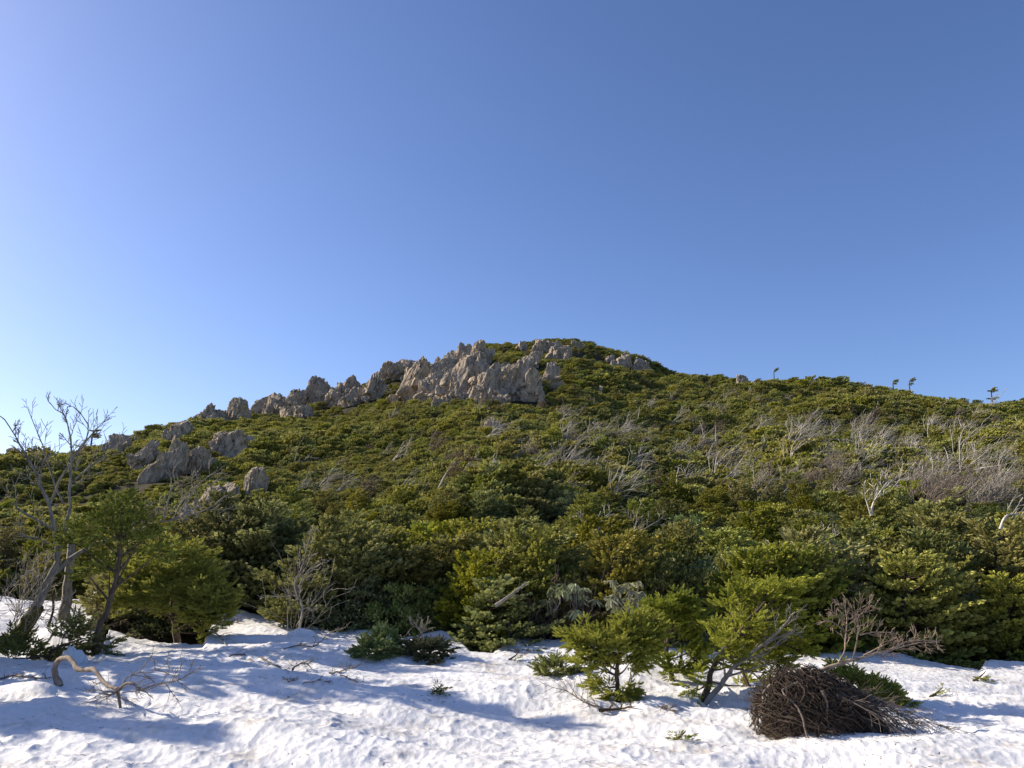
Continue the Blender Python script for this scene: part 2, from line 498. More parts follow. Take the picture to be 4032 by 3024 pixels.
WELLS = [(q[0], q[1], r_, d_) for q, r_, d_ in [(on_snow(2432, 2770), .28, .14), (on_snow(2650, 2690), .25, .12), (on_snow(2775, 2762), .30, .15), (on_snow(1480, 2600), .4, .10), (on_snow(1680, 2605), .4, .09),
         (on_snow(1722, 2738), .14, .05), (on_snow(236, 2705), .2, .10), (on_snow(3010, 2870), .3, .12), (on_snow(2190, 2665), .3, .08), (on_snow(1178, 2480), .3, .10)]]
build_snow(); build_ground(); build_patch()

# ------------------------------------------------------------------ growth helpers
def grow(out, p, d, L, r, depth, rng, bias=(0, 0, 0), wig=0.25, nchild=(3, 5), spread=0.8, ratio=(0.45, 0.7), seg=5, minr=0.004, tstart=0.3):
    """recursive bare branch: appends (path, radii)"""
    d = unit(d); pts = [np.array(p, float)]
    bias = np.asarray(bias, float)
    for k in range(seg):
        d = unit(d + rng.normal(size=3) * wig * 0.6 + bias)
        pts.append(pts[-1] + d * L / seg)
    pts = np.array(pts); rad = np.maximum(np.linspace(r, r * 0.45, seg + 1), minr)
    out.append((pts, rad))
    if depth <= 0: return
    n = rng.integers(nchild[0], nchild[1] + 1)
    for i in range(n):
        f = tstart + (1 - tstart) * (i + rng.random()) / n
        k = min(int(f * seg), seg - 1); q = pts[k] + (pts[k + 1] - pts[k]) * (f * seg - k)
        dd = unit(pts[k + 1] - pts[k])
        side = unit(np.cross(dd, rng.normal(size=3)))
        nd = unit(dd * math.cos(spread) + side * math.sin(spread) * rng.uniform(0.7, 1.2))
        grow(out, q, nd, L * rng.uniform(*ratio), max(r * 0.55 * (1.2 - 0.5 * f), minr), depth - 1, rng, bias, wig, nchild, spread, ratio, max(3, seg - 1), minr, 0.2)

def tubes(paths, k_big=6, k_small=3, thr=0.012, acc=None):
    a = acc or Acc()
    for pts, rad in paths:
        tube(a, pts, rad, k_big if rad[0] > thr else k_small)
    return a

def spray(store, p, d, L, rng, upv=(0, 0, 1), step=0.05, lat=0.42, shoot=0.09, dens=1.0):
    """flat fir spray: main axis, laterals, shoots. store gets (P, D, len)"""
    d = unit(d); upv = np.asarray(upv, float)
    side = unit(np.cross(d, upv)); nup = np.cross(side, d)
    nl = max(3, int(L / (step * 2.2) * dens))
    f = (np.arange(nl) + 0.6) / nl
    base = p + d * (L * f)[:, None]
    for sg in (1, -1):
        ld = unit(d * 0.72 + side * sg * 0.75 + rng.normal(size=(nl, 3)) * 0.12 + nup * 0.05)
        ll = L * lat * (1.0 - f * 0.75) * rng.uniform(0.7, 1.15, nl)
        for i in range(nl):
            m = max(1, int(ll[i] / step))
            g = (np.arange(m) + 0.5) / m
            q = base[i] + ld[i] * (ll[i] * g)[:, None]
            s2 = np.where(np.arange(m) % 2 == 0, 1, -1)[:, None]
            perp = unit(np.cross(ld[i], nup))
            dd = unit(ld[i] + perp * s2 * 0.7 + nup * 0.12 + rng.normal(size=(m, 3)) * 0.28)
            store[0].append(q); store[1].append(dd); store[2].append(np.full(m, shoot) * rng.uniform(0.8, 1.25, m))
            store[0].append((base[i] + ld[i] * ll[i])[None]); store[1].append(ld[i][None]); store[2].append(np.array([shoot * 1.1]))
    store[0].append((p + d * L)[None]); store[1].append(d[None]); store[2].append(np.array([shoot * 1.3]))

def flush(acc, store, width, rng, kind='blade', toned=None):
    if not store[0]: return
    Pp = np.concatenate(store[0]); Dd = np.concatenate(store[1]); L = np.concatenate(store[2])
    tone = np.clip(0.5 + rng.normal(size=len(Pp)) * 0.2, 0, 1)
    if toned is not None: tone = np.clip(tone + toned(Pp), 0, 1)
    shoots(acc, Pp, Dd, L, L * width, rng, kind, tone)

def make_fir(h, R, seed, lean=0.0, wind=0.3, levels=9, nbr=6, step=0.07, shoot=0.13, width=0.34, top=0.15, low=0.08, kind='blade', ragged=0.3):
    """wind-shaped fir: returns (trunk Acc, crown Acc) with its foot at the origin"""
    rng = np.random.default_rng(seed)
    tr = Acc(); cr = Acc(); st = ([], [], [])
    n = 9; zz = np.linspace(0, 1, n)
    path = np.stack([lean * h * zz ** 1.5 + rng.normal(size=n) * 0.02 * h * zz, rng.normal(size=n) * 0.02 * h * zz, h * zz * 0.9], -1)
    tube(tr, path, 0.03 * h * (1 - 0.88 * zz) + 0.004, 7)
    for k in range(levels):
        u = low + (0.98 - low) * (k + rng.uniform(-0.2, 0.2)) / (levels - 1 + 0.2)
        u = min(max(u, low), 0.98)
        i = min(int(u * (n - 1)), n - 2); c = path[i] + (path[i + 1] - path[i]) * (u * (n - 1) - i)
        prof = max(top, (1 - u ** 3.2)) * (0.72 + 0.28 * math.sin(min(1, u * 4) * math.pi / 2))
        ph = rng.uniform(0, 6.28)
        m = max(3, int(nbr * (0.6 + 0.5 * prof)))
        for j in range(m):
            a = ph + j * 6.283 / m + rng.normal() * 0.25
            wf = 1 + wind * math.cos(a)
            L = R * prof * wf * rng.uniform(1 - ragged, 1.12)
            if L < 0.12: L = 0.12
            elev = 0.10 + 0.55 * u ** 2 + rng.normal() * 0.12
            d = np.array([math.cos(a) + wind * 0.5, math.sin(a), elev])
            d = unit(d)
            # a branch is two sprays, the outer one turned up
            b1 = c + d * L * 0.45 - np.array([0, 0, 0.04 * L])
            d2 = unit(d + np.array([0.12 * wind, 0, 0.22]))
            tube(tr, np.array([c, b1, b1 + d2 * L * 0.45]), np.array([0.012, 0.008, 0.004]) * h * 0.45, 4)
            spray(st, c + d * L * 0.15, d, L * 0.55, rng, step=step, shoot=shoot, lat=0.55)
            spray(st, b1, d2, L * 0.6, rng, step=step, shoot=shoot, lat=0.6)
            if L > 0.5 and rng.random() < 0.7:
                side = unit(np.cross(d, (0, 0, 1))) * rng.choice([-1, 1])
                spray(st, b1 + np.array([0, 0, 0.08 * L]), unit(d2 + side * 0.7 + np.array([0, 0, 0.25])), L * 0.42, rng, step=step, shoot=shoot, lat=0.6)
    flush(cr, st, width, rng, kind, toned=lambda q: 0.25 * (q[:, 2] / h - 0.5))  # lighter tone towards the treetop: sunlit tops put into the colour
    return tr, cr

def make_dome(R, H, seed, tufts=60, per=18, L=0.14, width=0.28, lean=0.2, kind='blade', stems=True):
    """dwarf stone pine or cushion fir: upturned tufts over a low dome of bent stems"""
    rng = np.random.default_rng(seed)
    tr = Acc(); cr = Acc(); st = ([], [], [])
    blobs = rng.normal(size=(6, 2)) * 0.38
    for k in range(tufts):
        while True:
            x, y = rng.uniform(-1, 1, 2)
            if x * x + y * y < 1: break
        rr = math.sqrt(x * x + y * y)
        lob = 0.75 + 0.25 * math.cos(5 * math.atan2(y, x) + seed) * rr
        top = H * (1 - rr ** 2.4) * lob * rng.uniform(0.7, 1.15) + 0.12 * H
        zc = top if rng.random() < 0.75 else top * rng.uniform(0.35, 0.9)
        c = np.array([x * R * (0.9 + 0.2 * lob) + lean * zc, y * R, zc])
        out = unit(np.array([x * 1.0 + lean, y * 1.0, 0.6]))
        if stems and k % 3 == 0:
            tube(tr, smooth_path([[x * R * 0.2, y * R * 0.2, -0.05], [x * R * 0.7, y * R * 0.7, zc * 0.45], c], 5), np.linspace(0.03, 0.01, 5), 4)
        m = per + int(rng.integers(-3, 4))
        dd = unit(out + rng.normal(size=(m, 3)) * 0.8)
        q = c + rng.normal(size=(m, 3)) * np.array([0.075, 0.075, 0.035]) * R
        st[0].append(q); st[1].append(dd); st[2].append(L * rng.uniform(0.7, 1.3, m))
    flush(cr, st, width, rng, kind, toned=lambda q: 0.2 * (q[:, 2] / H - 0.6))  # upper tufts coloured lighter, painting in the light on the dome top
    return tr, cr

def plant(name, label, cat, trunk_me, crown_me, loc, rz, sc, group, tm=None, cm=None, sz=None):
    t = thing(name, label, cat, loc, rz, group)
    t.scale = (sc, sc, sc * (sz or 1))
    a = bpy.data.objects.new('trunk', trunk_me); COL.objects.link(a); a.parent = t
    b = bpy.data.objects.new('crown', crown_me); COL.objects.link(b); b.parent = t
    return t

# ------------------------------------------------------------------ rocks
def rock_piece(acc, c, size, axis, seed, sub=4, facets=15, rough=0.13):
    """angular block: a sphere clipped by random planes, stretched along a tilted axis"""
    rng = np.random.default_rng(seed)
    V0, F0 = ICO[sub]
    D = V0
    Nn = unit(rng.normal(size=(facets, 3)))
    dist = rng.uniform(0.45, 0.95, facets)
    r = np.full(len(D), 1.12)
    for k in range(facets):
        dt = D @ Nn[k]
        r = np.where(dt > 0.05, np.minimum(r, dist[k] / np.maximum(dt, 0.05)), r)
    B = np.sign(D) * np.abs(D) ** 0.72
    V = B * r[:, None]
    # joints and cracks: layered steps + noise
    q = V * 2.2 + seed
    nz = fbm(q[:, 0] + q[:, 2] * 0.8, q[:, 1] - q[:, 2] * 0.6, 4, seed % 97, 0.55)
    crack = np.abs(vnoise(q[:, 0] * 2.2 + q[:, 1] * 1.2, q[:, 2] * 0.5 + q[:, 1] * 0.4, seed % 31)) 
    rid = 1 - np.abs(vnoise(q[:, 0] * 2.6 + q[:, 1] * 1.9 + 5, q[:, 2] * 0.7, seed % 53)) * 4
    rid2 = 1 - np.abs(vnoise(q[:, 0] * 5.1 - q[:, 1] * 4.3, q[:, 2] * 2.2, seed % 59)) * 4
    V = V * (1 + rough * (0.9 * nz + 0.55 * rid + 0.35 * rid2 - 0.4) - rough * 2.2 * (1 - sstep(0.0, 0.07, crack)))[:, None]
    V = V * np.asarray(size)
    az_ = unit(np.asarray(axis, float)); ax_ = unit(np.cross([0.1, 1, 0.05], az_)); ay_ = np.cross(az_, ax_)
    V = V[:, :1] * ax_ + V[:, 1:2] * ay_ + V[:, 2:] * az_
    acc.add(V + np.asarray(c), F0, 0.5)
import bmesh
ICO = {}
for sub in (3, 4, 5):
    bm = bmesh.new(); bmesh.ops.create_icosphere(bm, subdivisions=sub, radius=1)
    ICO[sub] = (np.array([v.co[:] for v in bm.verts]), np.array([[v.index for v in f.verts] for f in bm.faces])); bm.free()

def crag(label, pxc, base, wpx, top, lean=0.5, n=6, seed=0, style='slab', dy=0.0):
    sk = 1.2
    y = hit(pxc, base, lambda a_, b_: ground_z(a_, b_) + sk)
    yrr = float(np.interp(s_of(pxc, base), RR_s, RR_y))
    if y > yrr + 1: y = yrr - 1
    y += dy
    rng = np.random.default_rng(seed + 500)
    w_ = abs(s_of(pxc + wpx / 2, base) - s_of(pxc - wpx / 2, base)) * y
    c0 = P(pxc, base, y)
    w_ *= 1.08 if style == 'slab' else 1.0
    shr = 0.8 if (pxc < 1010 and base > 1690) else 0.94
    H = (t_of(top) - t_of(base)) * y * 1.0
    H = max(H, 0.15 * w_)
    c0 = c0 - np.array([0, 0, sk]); H = H * shr + sk
    a = Acc(); lean = lean * 0.72
    if style == 'slab':
        # one main slab and shouldering ones leaning the same way
        n = max(3, n - 1)
        rock_piece(a, c0 + np.array([0.0, 0.30 * w_, H * 0.28]), (w_ * 0.46, w_ * 0.26, H * 0.60), (lean * 0.5, 0.1, 1), seed * 19 + 7, 5)
        rock_piece(a, c0 + np.array([0.16 * w_, 0.34 * w_, H * 0.36]), (w_ * 0.30, w_ * 0.22, H * 0.62), (lean, 0.1, 1), seed * 23 + 5, 5)
        for k in range(n):
            f = (k + 0.5) / n
            hx = (f - 0.5) * w_ * 0.72
            peak = 1.0 - abs(f - 0.55 - 0.1 * rng.normal()) * 1.15
            hh = H * np.clip(peak * rng.uniform(0.6, 1.05), 0.3, 1.0)
            if k == n // 2: hh = H
            ax = np.array([lean * rng.uniform(0.75, 1.25), rng.normal() * 0.12 + 0.12, 1.0])
            ax = ax / ax[2]
            half = hh * 0.60
            cen = c0 + np.array([hx - lean * H * 0.25, rng.uniform(-0.1, 0.5) * w_ * 0.5 + 0.2 * w_, hh - half * 0.78]) + np.array([ax[0], ax[1], 0]) * (hh - half) * 0.55
            sx = w_ * rng.uniform(0.6, 1.3) / n * 1.0 + 0.10 * w_
            rock_piece(a, cen, (sx, w_ * rng.uniform(0.16, 0.28), half * math.sqrt(1 + lean * lean * 0.6)), ax, seed * 31 + k, 5 if wpx > 90 else 4)
        for k in range(n + 2):
            cen = c0 + np.array([rng.uniform(-0.48, 0.4) * w_, rng.uniform(-0.05, 0.05) * w_, H * rng.uniform(0.0, 0.45)])
            rock_piece(a, cen, np.array([0.15, 0.14, 0.16]) * w_ * rng.uniform(0.6, 1.3), (lean * 0.6, 0.2, 1), seed * 77 + k, 4)
    else:
        for k in range(n):
            u = rng.uniform(-0.36, 0.36); v_ = rng.uniform(0.0, 0.5)
            hh = H * (1 - abs(u) * 0.9) * (0.7 + 0.35 * rng.random())
            if k == 0: u = 0; hh = H * 0.98
            cen = c0 + np.array([u * w_, 0.25 * w_ * v_ + 0.12 * w_, hh * 0.42])
            rock_piece(a, cen, (w_ * (0.43 if k == 0 else rng.uniform(0.18, 0.32)), w_ * rng.uniform(0.2, 0.32), hh * 0.62), (lean * 0.4, 0.1, 1), seed * 41 + k, 5 if wpx > 90 else 4)
    o = obj('rock_outcrop' if wpx > 75 else 'boulder', a, M['rock'], smooth=False, origin=c0)
    tag(o, label, 'rock', 'weathered rocks on the mountain')
    CRAGS.append((c0[0], c0[1], w_ * 0.5, H, t_of(base)))
    return o
CRAGS = []
for i, r in enumerate([
    # label, px centre, py base, px width, py top, lean, pieces, style
    ('tall central slab of the main cliff, leaning right with a long sunlit left face', 1815, 1548, 150, 1385, 0.65, 6, 'slab'),
    ('broad sunlit slab forming the left shoulder of the main cliff', 1622, 1562, 165, 1396, 0.6, 7, 'slab'),
    ('shadowed block between the left shoulder and the central slab of the cliff', 1722, 1485, 110, 1388, 0.5, 5, 'slab'),
    ('low rounded crag at the foot of the cliff below the shoulder block', 1692, 1562, 115, 1478, 0.3, 5, 'slab'),
    ('small ribbed slab at the bottom left foot of the main cliff', 1590, 1568, 80, 1515, 0.3, 4, 'slab'),
    ('jagged upper step of the cliff just left of its summit block', 1806, 1432, 110, 1342, 0.7, 5, 'slab'),
    ('topmost pointed block of the main cliff against the sky', 1882, 1420, 120, 1342, 0.55, 6, 'slab'),
    ('upright pillar on the right flank of the central slab', 1895, 1515, 75, 1405, 0.25, 4, 'slab'),
    ('low dark slab leaning against the right foot of the main cliff', 1915, 1545, 105, 1442, 0.6, 5, 'slab'),
    ('big free standing shark fin rock right of the main cliff', 2015, 1545, 125, 1382, 0.55, 5, 'slab'),
    ('small fin shaped rock directly right of the big shark fin', 2097, 1548, 70, 1462, 0.35, 4, 'slab'),
    ('rightmost upright tooth of rock among dark bushes', 2166, 1498, 75, 1416, 0.1, 4, 'slab'),
    ('slanting splinter of rock above the big shark fin', 2098, 1425, 52, 1368, 0.7, 4, 'slab'),
    ('shaded squat rock tucked behind the big shark fin', 1996, 1455, 72, 1412, 0.3, 4, 'block'),
    ('knobbly grey crag on the skyline left of the main cliff', 1462, 1550, 85, 1456, 0.4, 5, 'slab'),
    ('long dark ridge of rock behind the left shoulder against the sky', 1580, 1475, 130, 1392, 0.55, 5, 'slab'),
    ('left end of the summit rocks, a small pale knob', 2056, 1364, 48, 1332, 0.3, 4, 'block'),
    ('upper band of summit rocks just under the grassy top', 2142, 1370, 105, 1326, 0.4, 6, 'block'),
    ('pale broken summit rocks in the lower right of the top group', 2200, 1398, 105, 1342, 0.4, 7, 'block'),
    ('right end of the summit rocks, a pale hump on the skyline', 2274, 1358, 58, 1330, 0.2, 4, 'block'),
    ('little pale stone below the summit rocks', 2228, 1400, 24, 1374, 0.2, 3, 'block'),
    ('pale humped rock on the right shoulder below the summit', 2462, 1428, 75, 1376, 0.2, 5, 'block'),
    ('layered overhanging rock with a beak on the right shoulder', 2520, 1446, 95, 1399, 0.5, 5, 'block'),
    ('small flat stones left of the humped shoulder rock', 2400, 1412, 50, 1392, 0.2, 4, 'block'),
    ('pale slab lying under the humped shoulder rock', 2418, 1430, 44, 1416, 0.2, 3, 'block'),
    ('lone dark humped rock on the saddle skyline at the right', 2928, 1500, 55, 1466, 0.2, 4, 'block'),
    ('pale columnar rock face alone in the middle of the green slope', 1945, 1680, 78, 1636, 0.0, 7, 'slab'),
    ('small pale stone beside bare brush on the mid slope', 2368, 1536, 30, 1506, 0.0, 3, 'block'),
    ('little grey boulder among pale branches in the mid slope', 2110, 1758, 34, 1732, 0.2, 3, 'block'),
    ('flat stones scattered below the main cliff', 1750, 1572, 90, 1540, 0.2, 6, 'block'),
    ('flat pale stones below the shark fin rock', 1980, 1560, 80, 1542, 0.2, 6, 'block'),
    ('small stone at the right end of the cliff foot', 2130, 1548, 40, 1528, 0.1, 3, 'block'),
    ('huge cracked boulder on the left slope, rounded and overhanging', 893, 1752, 215, 1650, 0.15, 6, 'block'),
    ('ridge crag standing above the huge cracked boulder', 915, 1655, 105, 1574, 0.3, 6, 'slab'),
    ('ribbed crag on the skyline left of the ridge crag', 815, 1658, 118, 1597, 0.5, 6, 'slab'),
    ('rounded shaded rock at the lower left of the skyline crags', 694, 1700, 115, 1648, 0.4, 5, 'block'),
    ('rounded knob on the skyline between two crags', 1030, 1608, 82, 1548, 0.3, 4, 'slab'),
    ('slanted slab right of the rounded skyline knob', 1066, 1610, 75, 1552, 0.4, 4, 'slab'),
    ('peaked slab on the middle of the left skyline', 1130, 1595, 100, 1521, 0.6, 5, 'slab'),
    ('tallest triangular crag of the left skyline with a lit left edge', 1238, 1572, 125, 1483, 0.55, 6, 'slab'),
    ('long dark overhanging block below the left skyline crags', 1140, 1632, 145, 1575, 0.1, 5, 'block'),
    ('dark ribbed stump of rock right under the long overhanging block', 1180, 1638, 88, 1585, 0.2, 6, 'slab'),
    ('low sunlit ledge of rock at the foot of the tallest triangular crag', 1318, 1578, 95, 1540, 0.3, 5, 'block'),
    ('lit pointed rock at the right end of the lower ledge', 1388, 1570, 80, 1520, 0.5, 4, 'slab'),
    ('dark serrated skyline rocks behind the lower ledge', 1362, 1545, 130, 1485, 0.35, 7, 'slab'),
    ('sharp triangular slab leaning alone on the lower left slope', 550, 1795, 85, 1720, 0.8, 3, 'slab'),
    ('tall pale pointed rock of the lower left group', 655, 1830, 105, 1700, 0.35, 5, 'slab'),
    ('wide shadowed wall right of the pale pointed rock', 755, 1812, 150, 1738, 0.1, 6, 'block'),
    ('low brown slab in front of the pale pointed rock', 588, 1842, 110, 1790, 0.6, 4, 'block'),
    ('stratified rock face on the left slope above the bare birch limb', 1000, 1895, 160, 1808, 0.0, 6, 'block'),
    ('large dark purple grey boulder behind the bare birch limb', 830, 1998, 270, 1868, 0.2, 7, 'block'),
    ('rounded rocks on the far left skyline right of the flag fir', 456, 1752, 130, 1703, 0.2, 6, 'block'),
    ('dark pointed stones on the skyline at the far left edge', 45, 1782, 75, 1748, 0.0, 3, 'block'),
    ]):
    crag(r[0], r[1], r[2], r[3], r[4], r[5], r[6], seed=i + 3, style=r[7])

# ------------------------------------------------------------------ belt of firs and pines behind the snow edge
def proto(fn, name, mats, **kw):
    tr, cr = fn(**kw)
    t = tr.mesh(name + '_trunk', True) if tr.V else None; c = cr.mesh(name + '_crown', False)
    if t: t.materials.append(mats[0])
    c.materials.append(mats[1])
    return t, c
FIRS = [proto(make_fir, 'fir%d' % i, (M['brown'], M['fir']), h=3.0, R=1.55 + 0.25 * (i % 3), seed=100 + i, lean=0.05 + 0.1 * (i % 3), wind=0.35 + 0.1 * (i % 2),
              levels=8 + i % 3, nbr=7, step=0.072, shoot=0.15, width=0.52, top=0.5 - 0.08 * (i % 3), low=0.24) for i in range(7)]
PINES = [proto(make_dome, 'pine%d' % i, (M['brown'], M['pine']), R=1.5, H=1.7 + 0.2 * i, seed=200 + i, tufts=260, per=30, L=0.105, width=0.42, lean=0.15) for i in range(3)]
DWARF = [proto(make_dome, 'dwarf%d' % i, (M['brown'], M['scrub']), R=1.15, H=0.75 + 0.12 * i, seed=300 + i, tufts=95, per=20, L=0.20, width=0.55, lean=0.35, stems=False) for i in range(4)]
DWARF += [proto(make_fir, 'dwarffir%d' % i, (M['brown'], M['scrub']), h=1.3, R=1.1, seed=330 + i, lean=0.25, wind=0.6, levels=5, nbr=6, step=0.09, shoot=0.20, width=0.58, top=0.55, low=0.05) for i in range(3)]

rngb = np.random.default_rng(7)
placed = []
def free(x, y, r):
    for (a, b, c) in placed:
        if (x - a) ** 2 + (y - b) ** 2 < ((r + c) * 0.5) ** 2: return False
    return True
ANCH = [(-999, 'beyond the left edge of the picture'), (0, 'behind the leaning birch'), (430, 'behind the drooping bright fir'), (900, 'above the left snow bank'), (1180, 'above the dead twigs'), (1420, 'above the dwarf pine clump'),
        (1700, 'behind the bare sapling'), (1900, 'above the dark snow notch'), (2150, 'left of the rhododendrons'), (2380, 'above the pale rhododendron'), (2620, 'behind the middle sapling'),
        (2850, 'behind the grey leaning birch'), (3080, 'between the birch and brush mound'), (3300, 'above the brush mound'), (3560, 'above the right rhododendron'), (3800, 'near the right edge'), (4033, 'beyond the right edge of the picture')]
def zone(px):
    r = ANCH[0][1]
    for a_, b_ in ANCH:
        if px >= a_: r = b_
    return r
def px_of(x, y, z):
    t = z / y
    v = (t * CP - SP) / (CP + t * SP)
    return 2016 + FPX * (x / y) * (CP - v * SP), 1512 - FPX * v
GROUPF = 'firs and pines in the dense belt above the snow'
count = 0; tries = 0
front = []
# front row hugging the snow edge, then the belt behind it
for px in np.arange(-200, 4260, 92):
    s = (px - 2016) / FPX / (CP + 0.33 * SP)
    y = float(edge_y(s)) + rngb.uniform(0.9, 1.7)
    front.append((s * y + rngb.normal() * 0.15, y, px))
cands = front[:]
while len(cands) < 2600:
    y = 18 + 26 * rngb.random() ** 1.15
    s = rngb.uniform(-0.82, 0.82)
    cands.append((s * y, y, None))
for (x, y, fp) in cands:
    if count >= 292: break
    s = x / y
    ye = float(edge_y(s))
    if y < ye + 0.9: continue
    if s < -0.515 and y < 27.5: continue
    if -0.56 < s < -0.35 and y < 21.5: continue
    cg = np.array(CRAGS)
    tt_ = (float(ground_z(np.array(x), np.array(y))) + 2.5) / y
    if ((np.abs(cg[:, 0] / cg[:, 1] - s) < (cg[:, 2] + 0.9) / cg[:, 1]) & (cg[:, 1] > y - 1) & (tt_ > cg[:, 4] + 0.1 * cg[:, 3] / cg[:, 1])).any(): continue
    if s < -0.15 and y > 27 and rngb.random() < 0.6: continue
    far = y > 28
    r = 1.15 if not far else 1.35
    if fp is not None: r = 0.9
    if not free(x, y, r): continue
    placed.append((x, y, r)); count += 1
    px, py = px_of(x, y, float(ground_z(np.array(x), np.array(y))))
    ispine = rngb.random() < (0.38 if (2100 < px < 2900 or 600 < px < 1000) else 0.22)
    gz = float(ground_z(np.array(x), np.array(y)))
    sc_ = rngb.uniform(0.72, 1.12) * (1.0 if y < 25 else 0.85 if y < 31 else 0.68)
    if s < -0.3: sc_ *= 1.05
    zn = zone(px)
    dep = y - ye
    where = 'at the snow edge' if fp is not None else ('in the second row' if dep < 3.5 else 'in the third row' if dep < 7 else 'in mid slope' if dep < 13 else 'high up' if dep < 19 else 'topmost')
    hs = rngb.uniform(0.85, 1.12)
    size = 'low' if sc_ * hs < 0.78 else ('tall' if sc_ * hs > 1.0 else 'mid-sized')
    if ispine:
        k = int(rngb.integers(3)); t_, c_ = PINES[k]
        plant('stone_pine', '%s bluish stone pine %s, %s' % (size, where, zn), 'pine', t_, c_, (x, y, gz - 0.1), rngb.uniform(-0.6, 0.6), sc_ * 1.02, GROUPF, sz=hs * 1.15)
    else:
        k = int(rngb.integers(len(FIRS))); t_, c_ = FIRS[k]
        shape = ('leaning', 'upright', 'spreading')[k % 3]
        plant('fir_tree', '%s %s olive fir %s, %s' % (size, shape, where, zn), 'fir', t_, c_, (x, y, gz - 0.1), rngb.uniform(-0.7, 0.7), sc_, GROUPF, sz=hs)

# single dwarf pines (real ones), whose crowns the scrub sheet repeats
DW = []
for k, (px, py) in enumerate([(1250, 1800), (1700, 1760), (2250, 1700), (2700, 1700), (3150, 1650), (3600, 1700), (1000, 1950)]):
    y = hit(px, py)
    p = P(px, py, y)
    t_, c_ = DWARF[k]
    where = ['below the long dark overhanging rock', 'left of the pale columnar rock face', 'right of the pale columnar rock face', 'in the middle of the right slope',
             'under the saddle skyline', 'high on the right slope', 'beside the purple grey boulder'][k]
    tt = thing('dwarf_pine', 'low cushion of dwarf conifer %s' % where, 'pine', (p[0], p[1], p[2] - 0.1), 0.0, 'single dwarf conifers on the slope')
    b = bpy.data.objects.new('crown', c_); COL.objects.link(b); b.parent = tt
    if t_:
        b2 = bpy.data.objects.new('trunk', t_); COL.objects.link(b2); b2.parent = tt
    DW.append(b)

# two bare twiggy bushes among them
def bush_proto(seed, mat):
    rng = np.random.default_rng(seed); st = []
    for k in range(26):
        grow(st, (rng.normal() * 0.35, rng.normal() * 0.35, -0.1), (rng.normal() * 0.5 + 0.4, rng.normal() * 0.4, 0.9), 0.95 * rng.uniform(0.6, 1.1), 0.014, 1, rng, (0.12, 0, 0.0), 0.3, (3, 5), 0.55, (0.4, 0.65), 5, 0.009, 0.2)
    me = tubes(st, 5, 3, thr=0.03).mesh('brush%d' % seed); me.materials.append(mat); return me
for k, (px, py, lab) in enumerate([(2600, 1760, 'low twiggy bush in the middle of the slope'), (3250, 1790, 'low twiggy bush above the bright brush band')]):
    y = hit(px, py); p = P(px, py, y)
    o_ = bpy.data.objects.new('leafless_shrub', bush_proto(480 + k, M['twig'])); COL.objects.link(o_); o_.location = tuple(float(c) for c in p)
    tag(o_, lab, 'shrub', 'leafless bushes on the slope'); DW.append(o_)

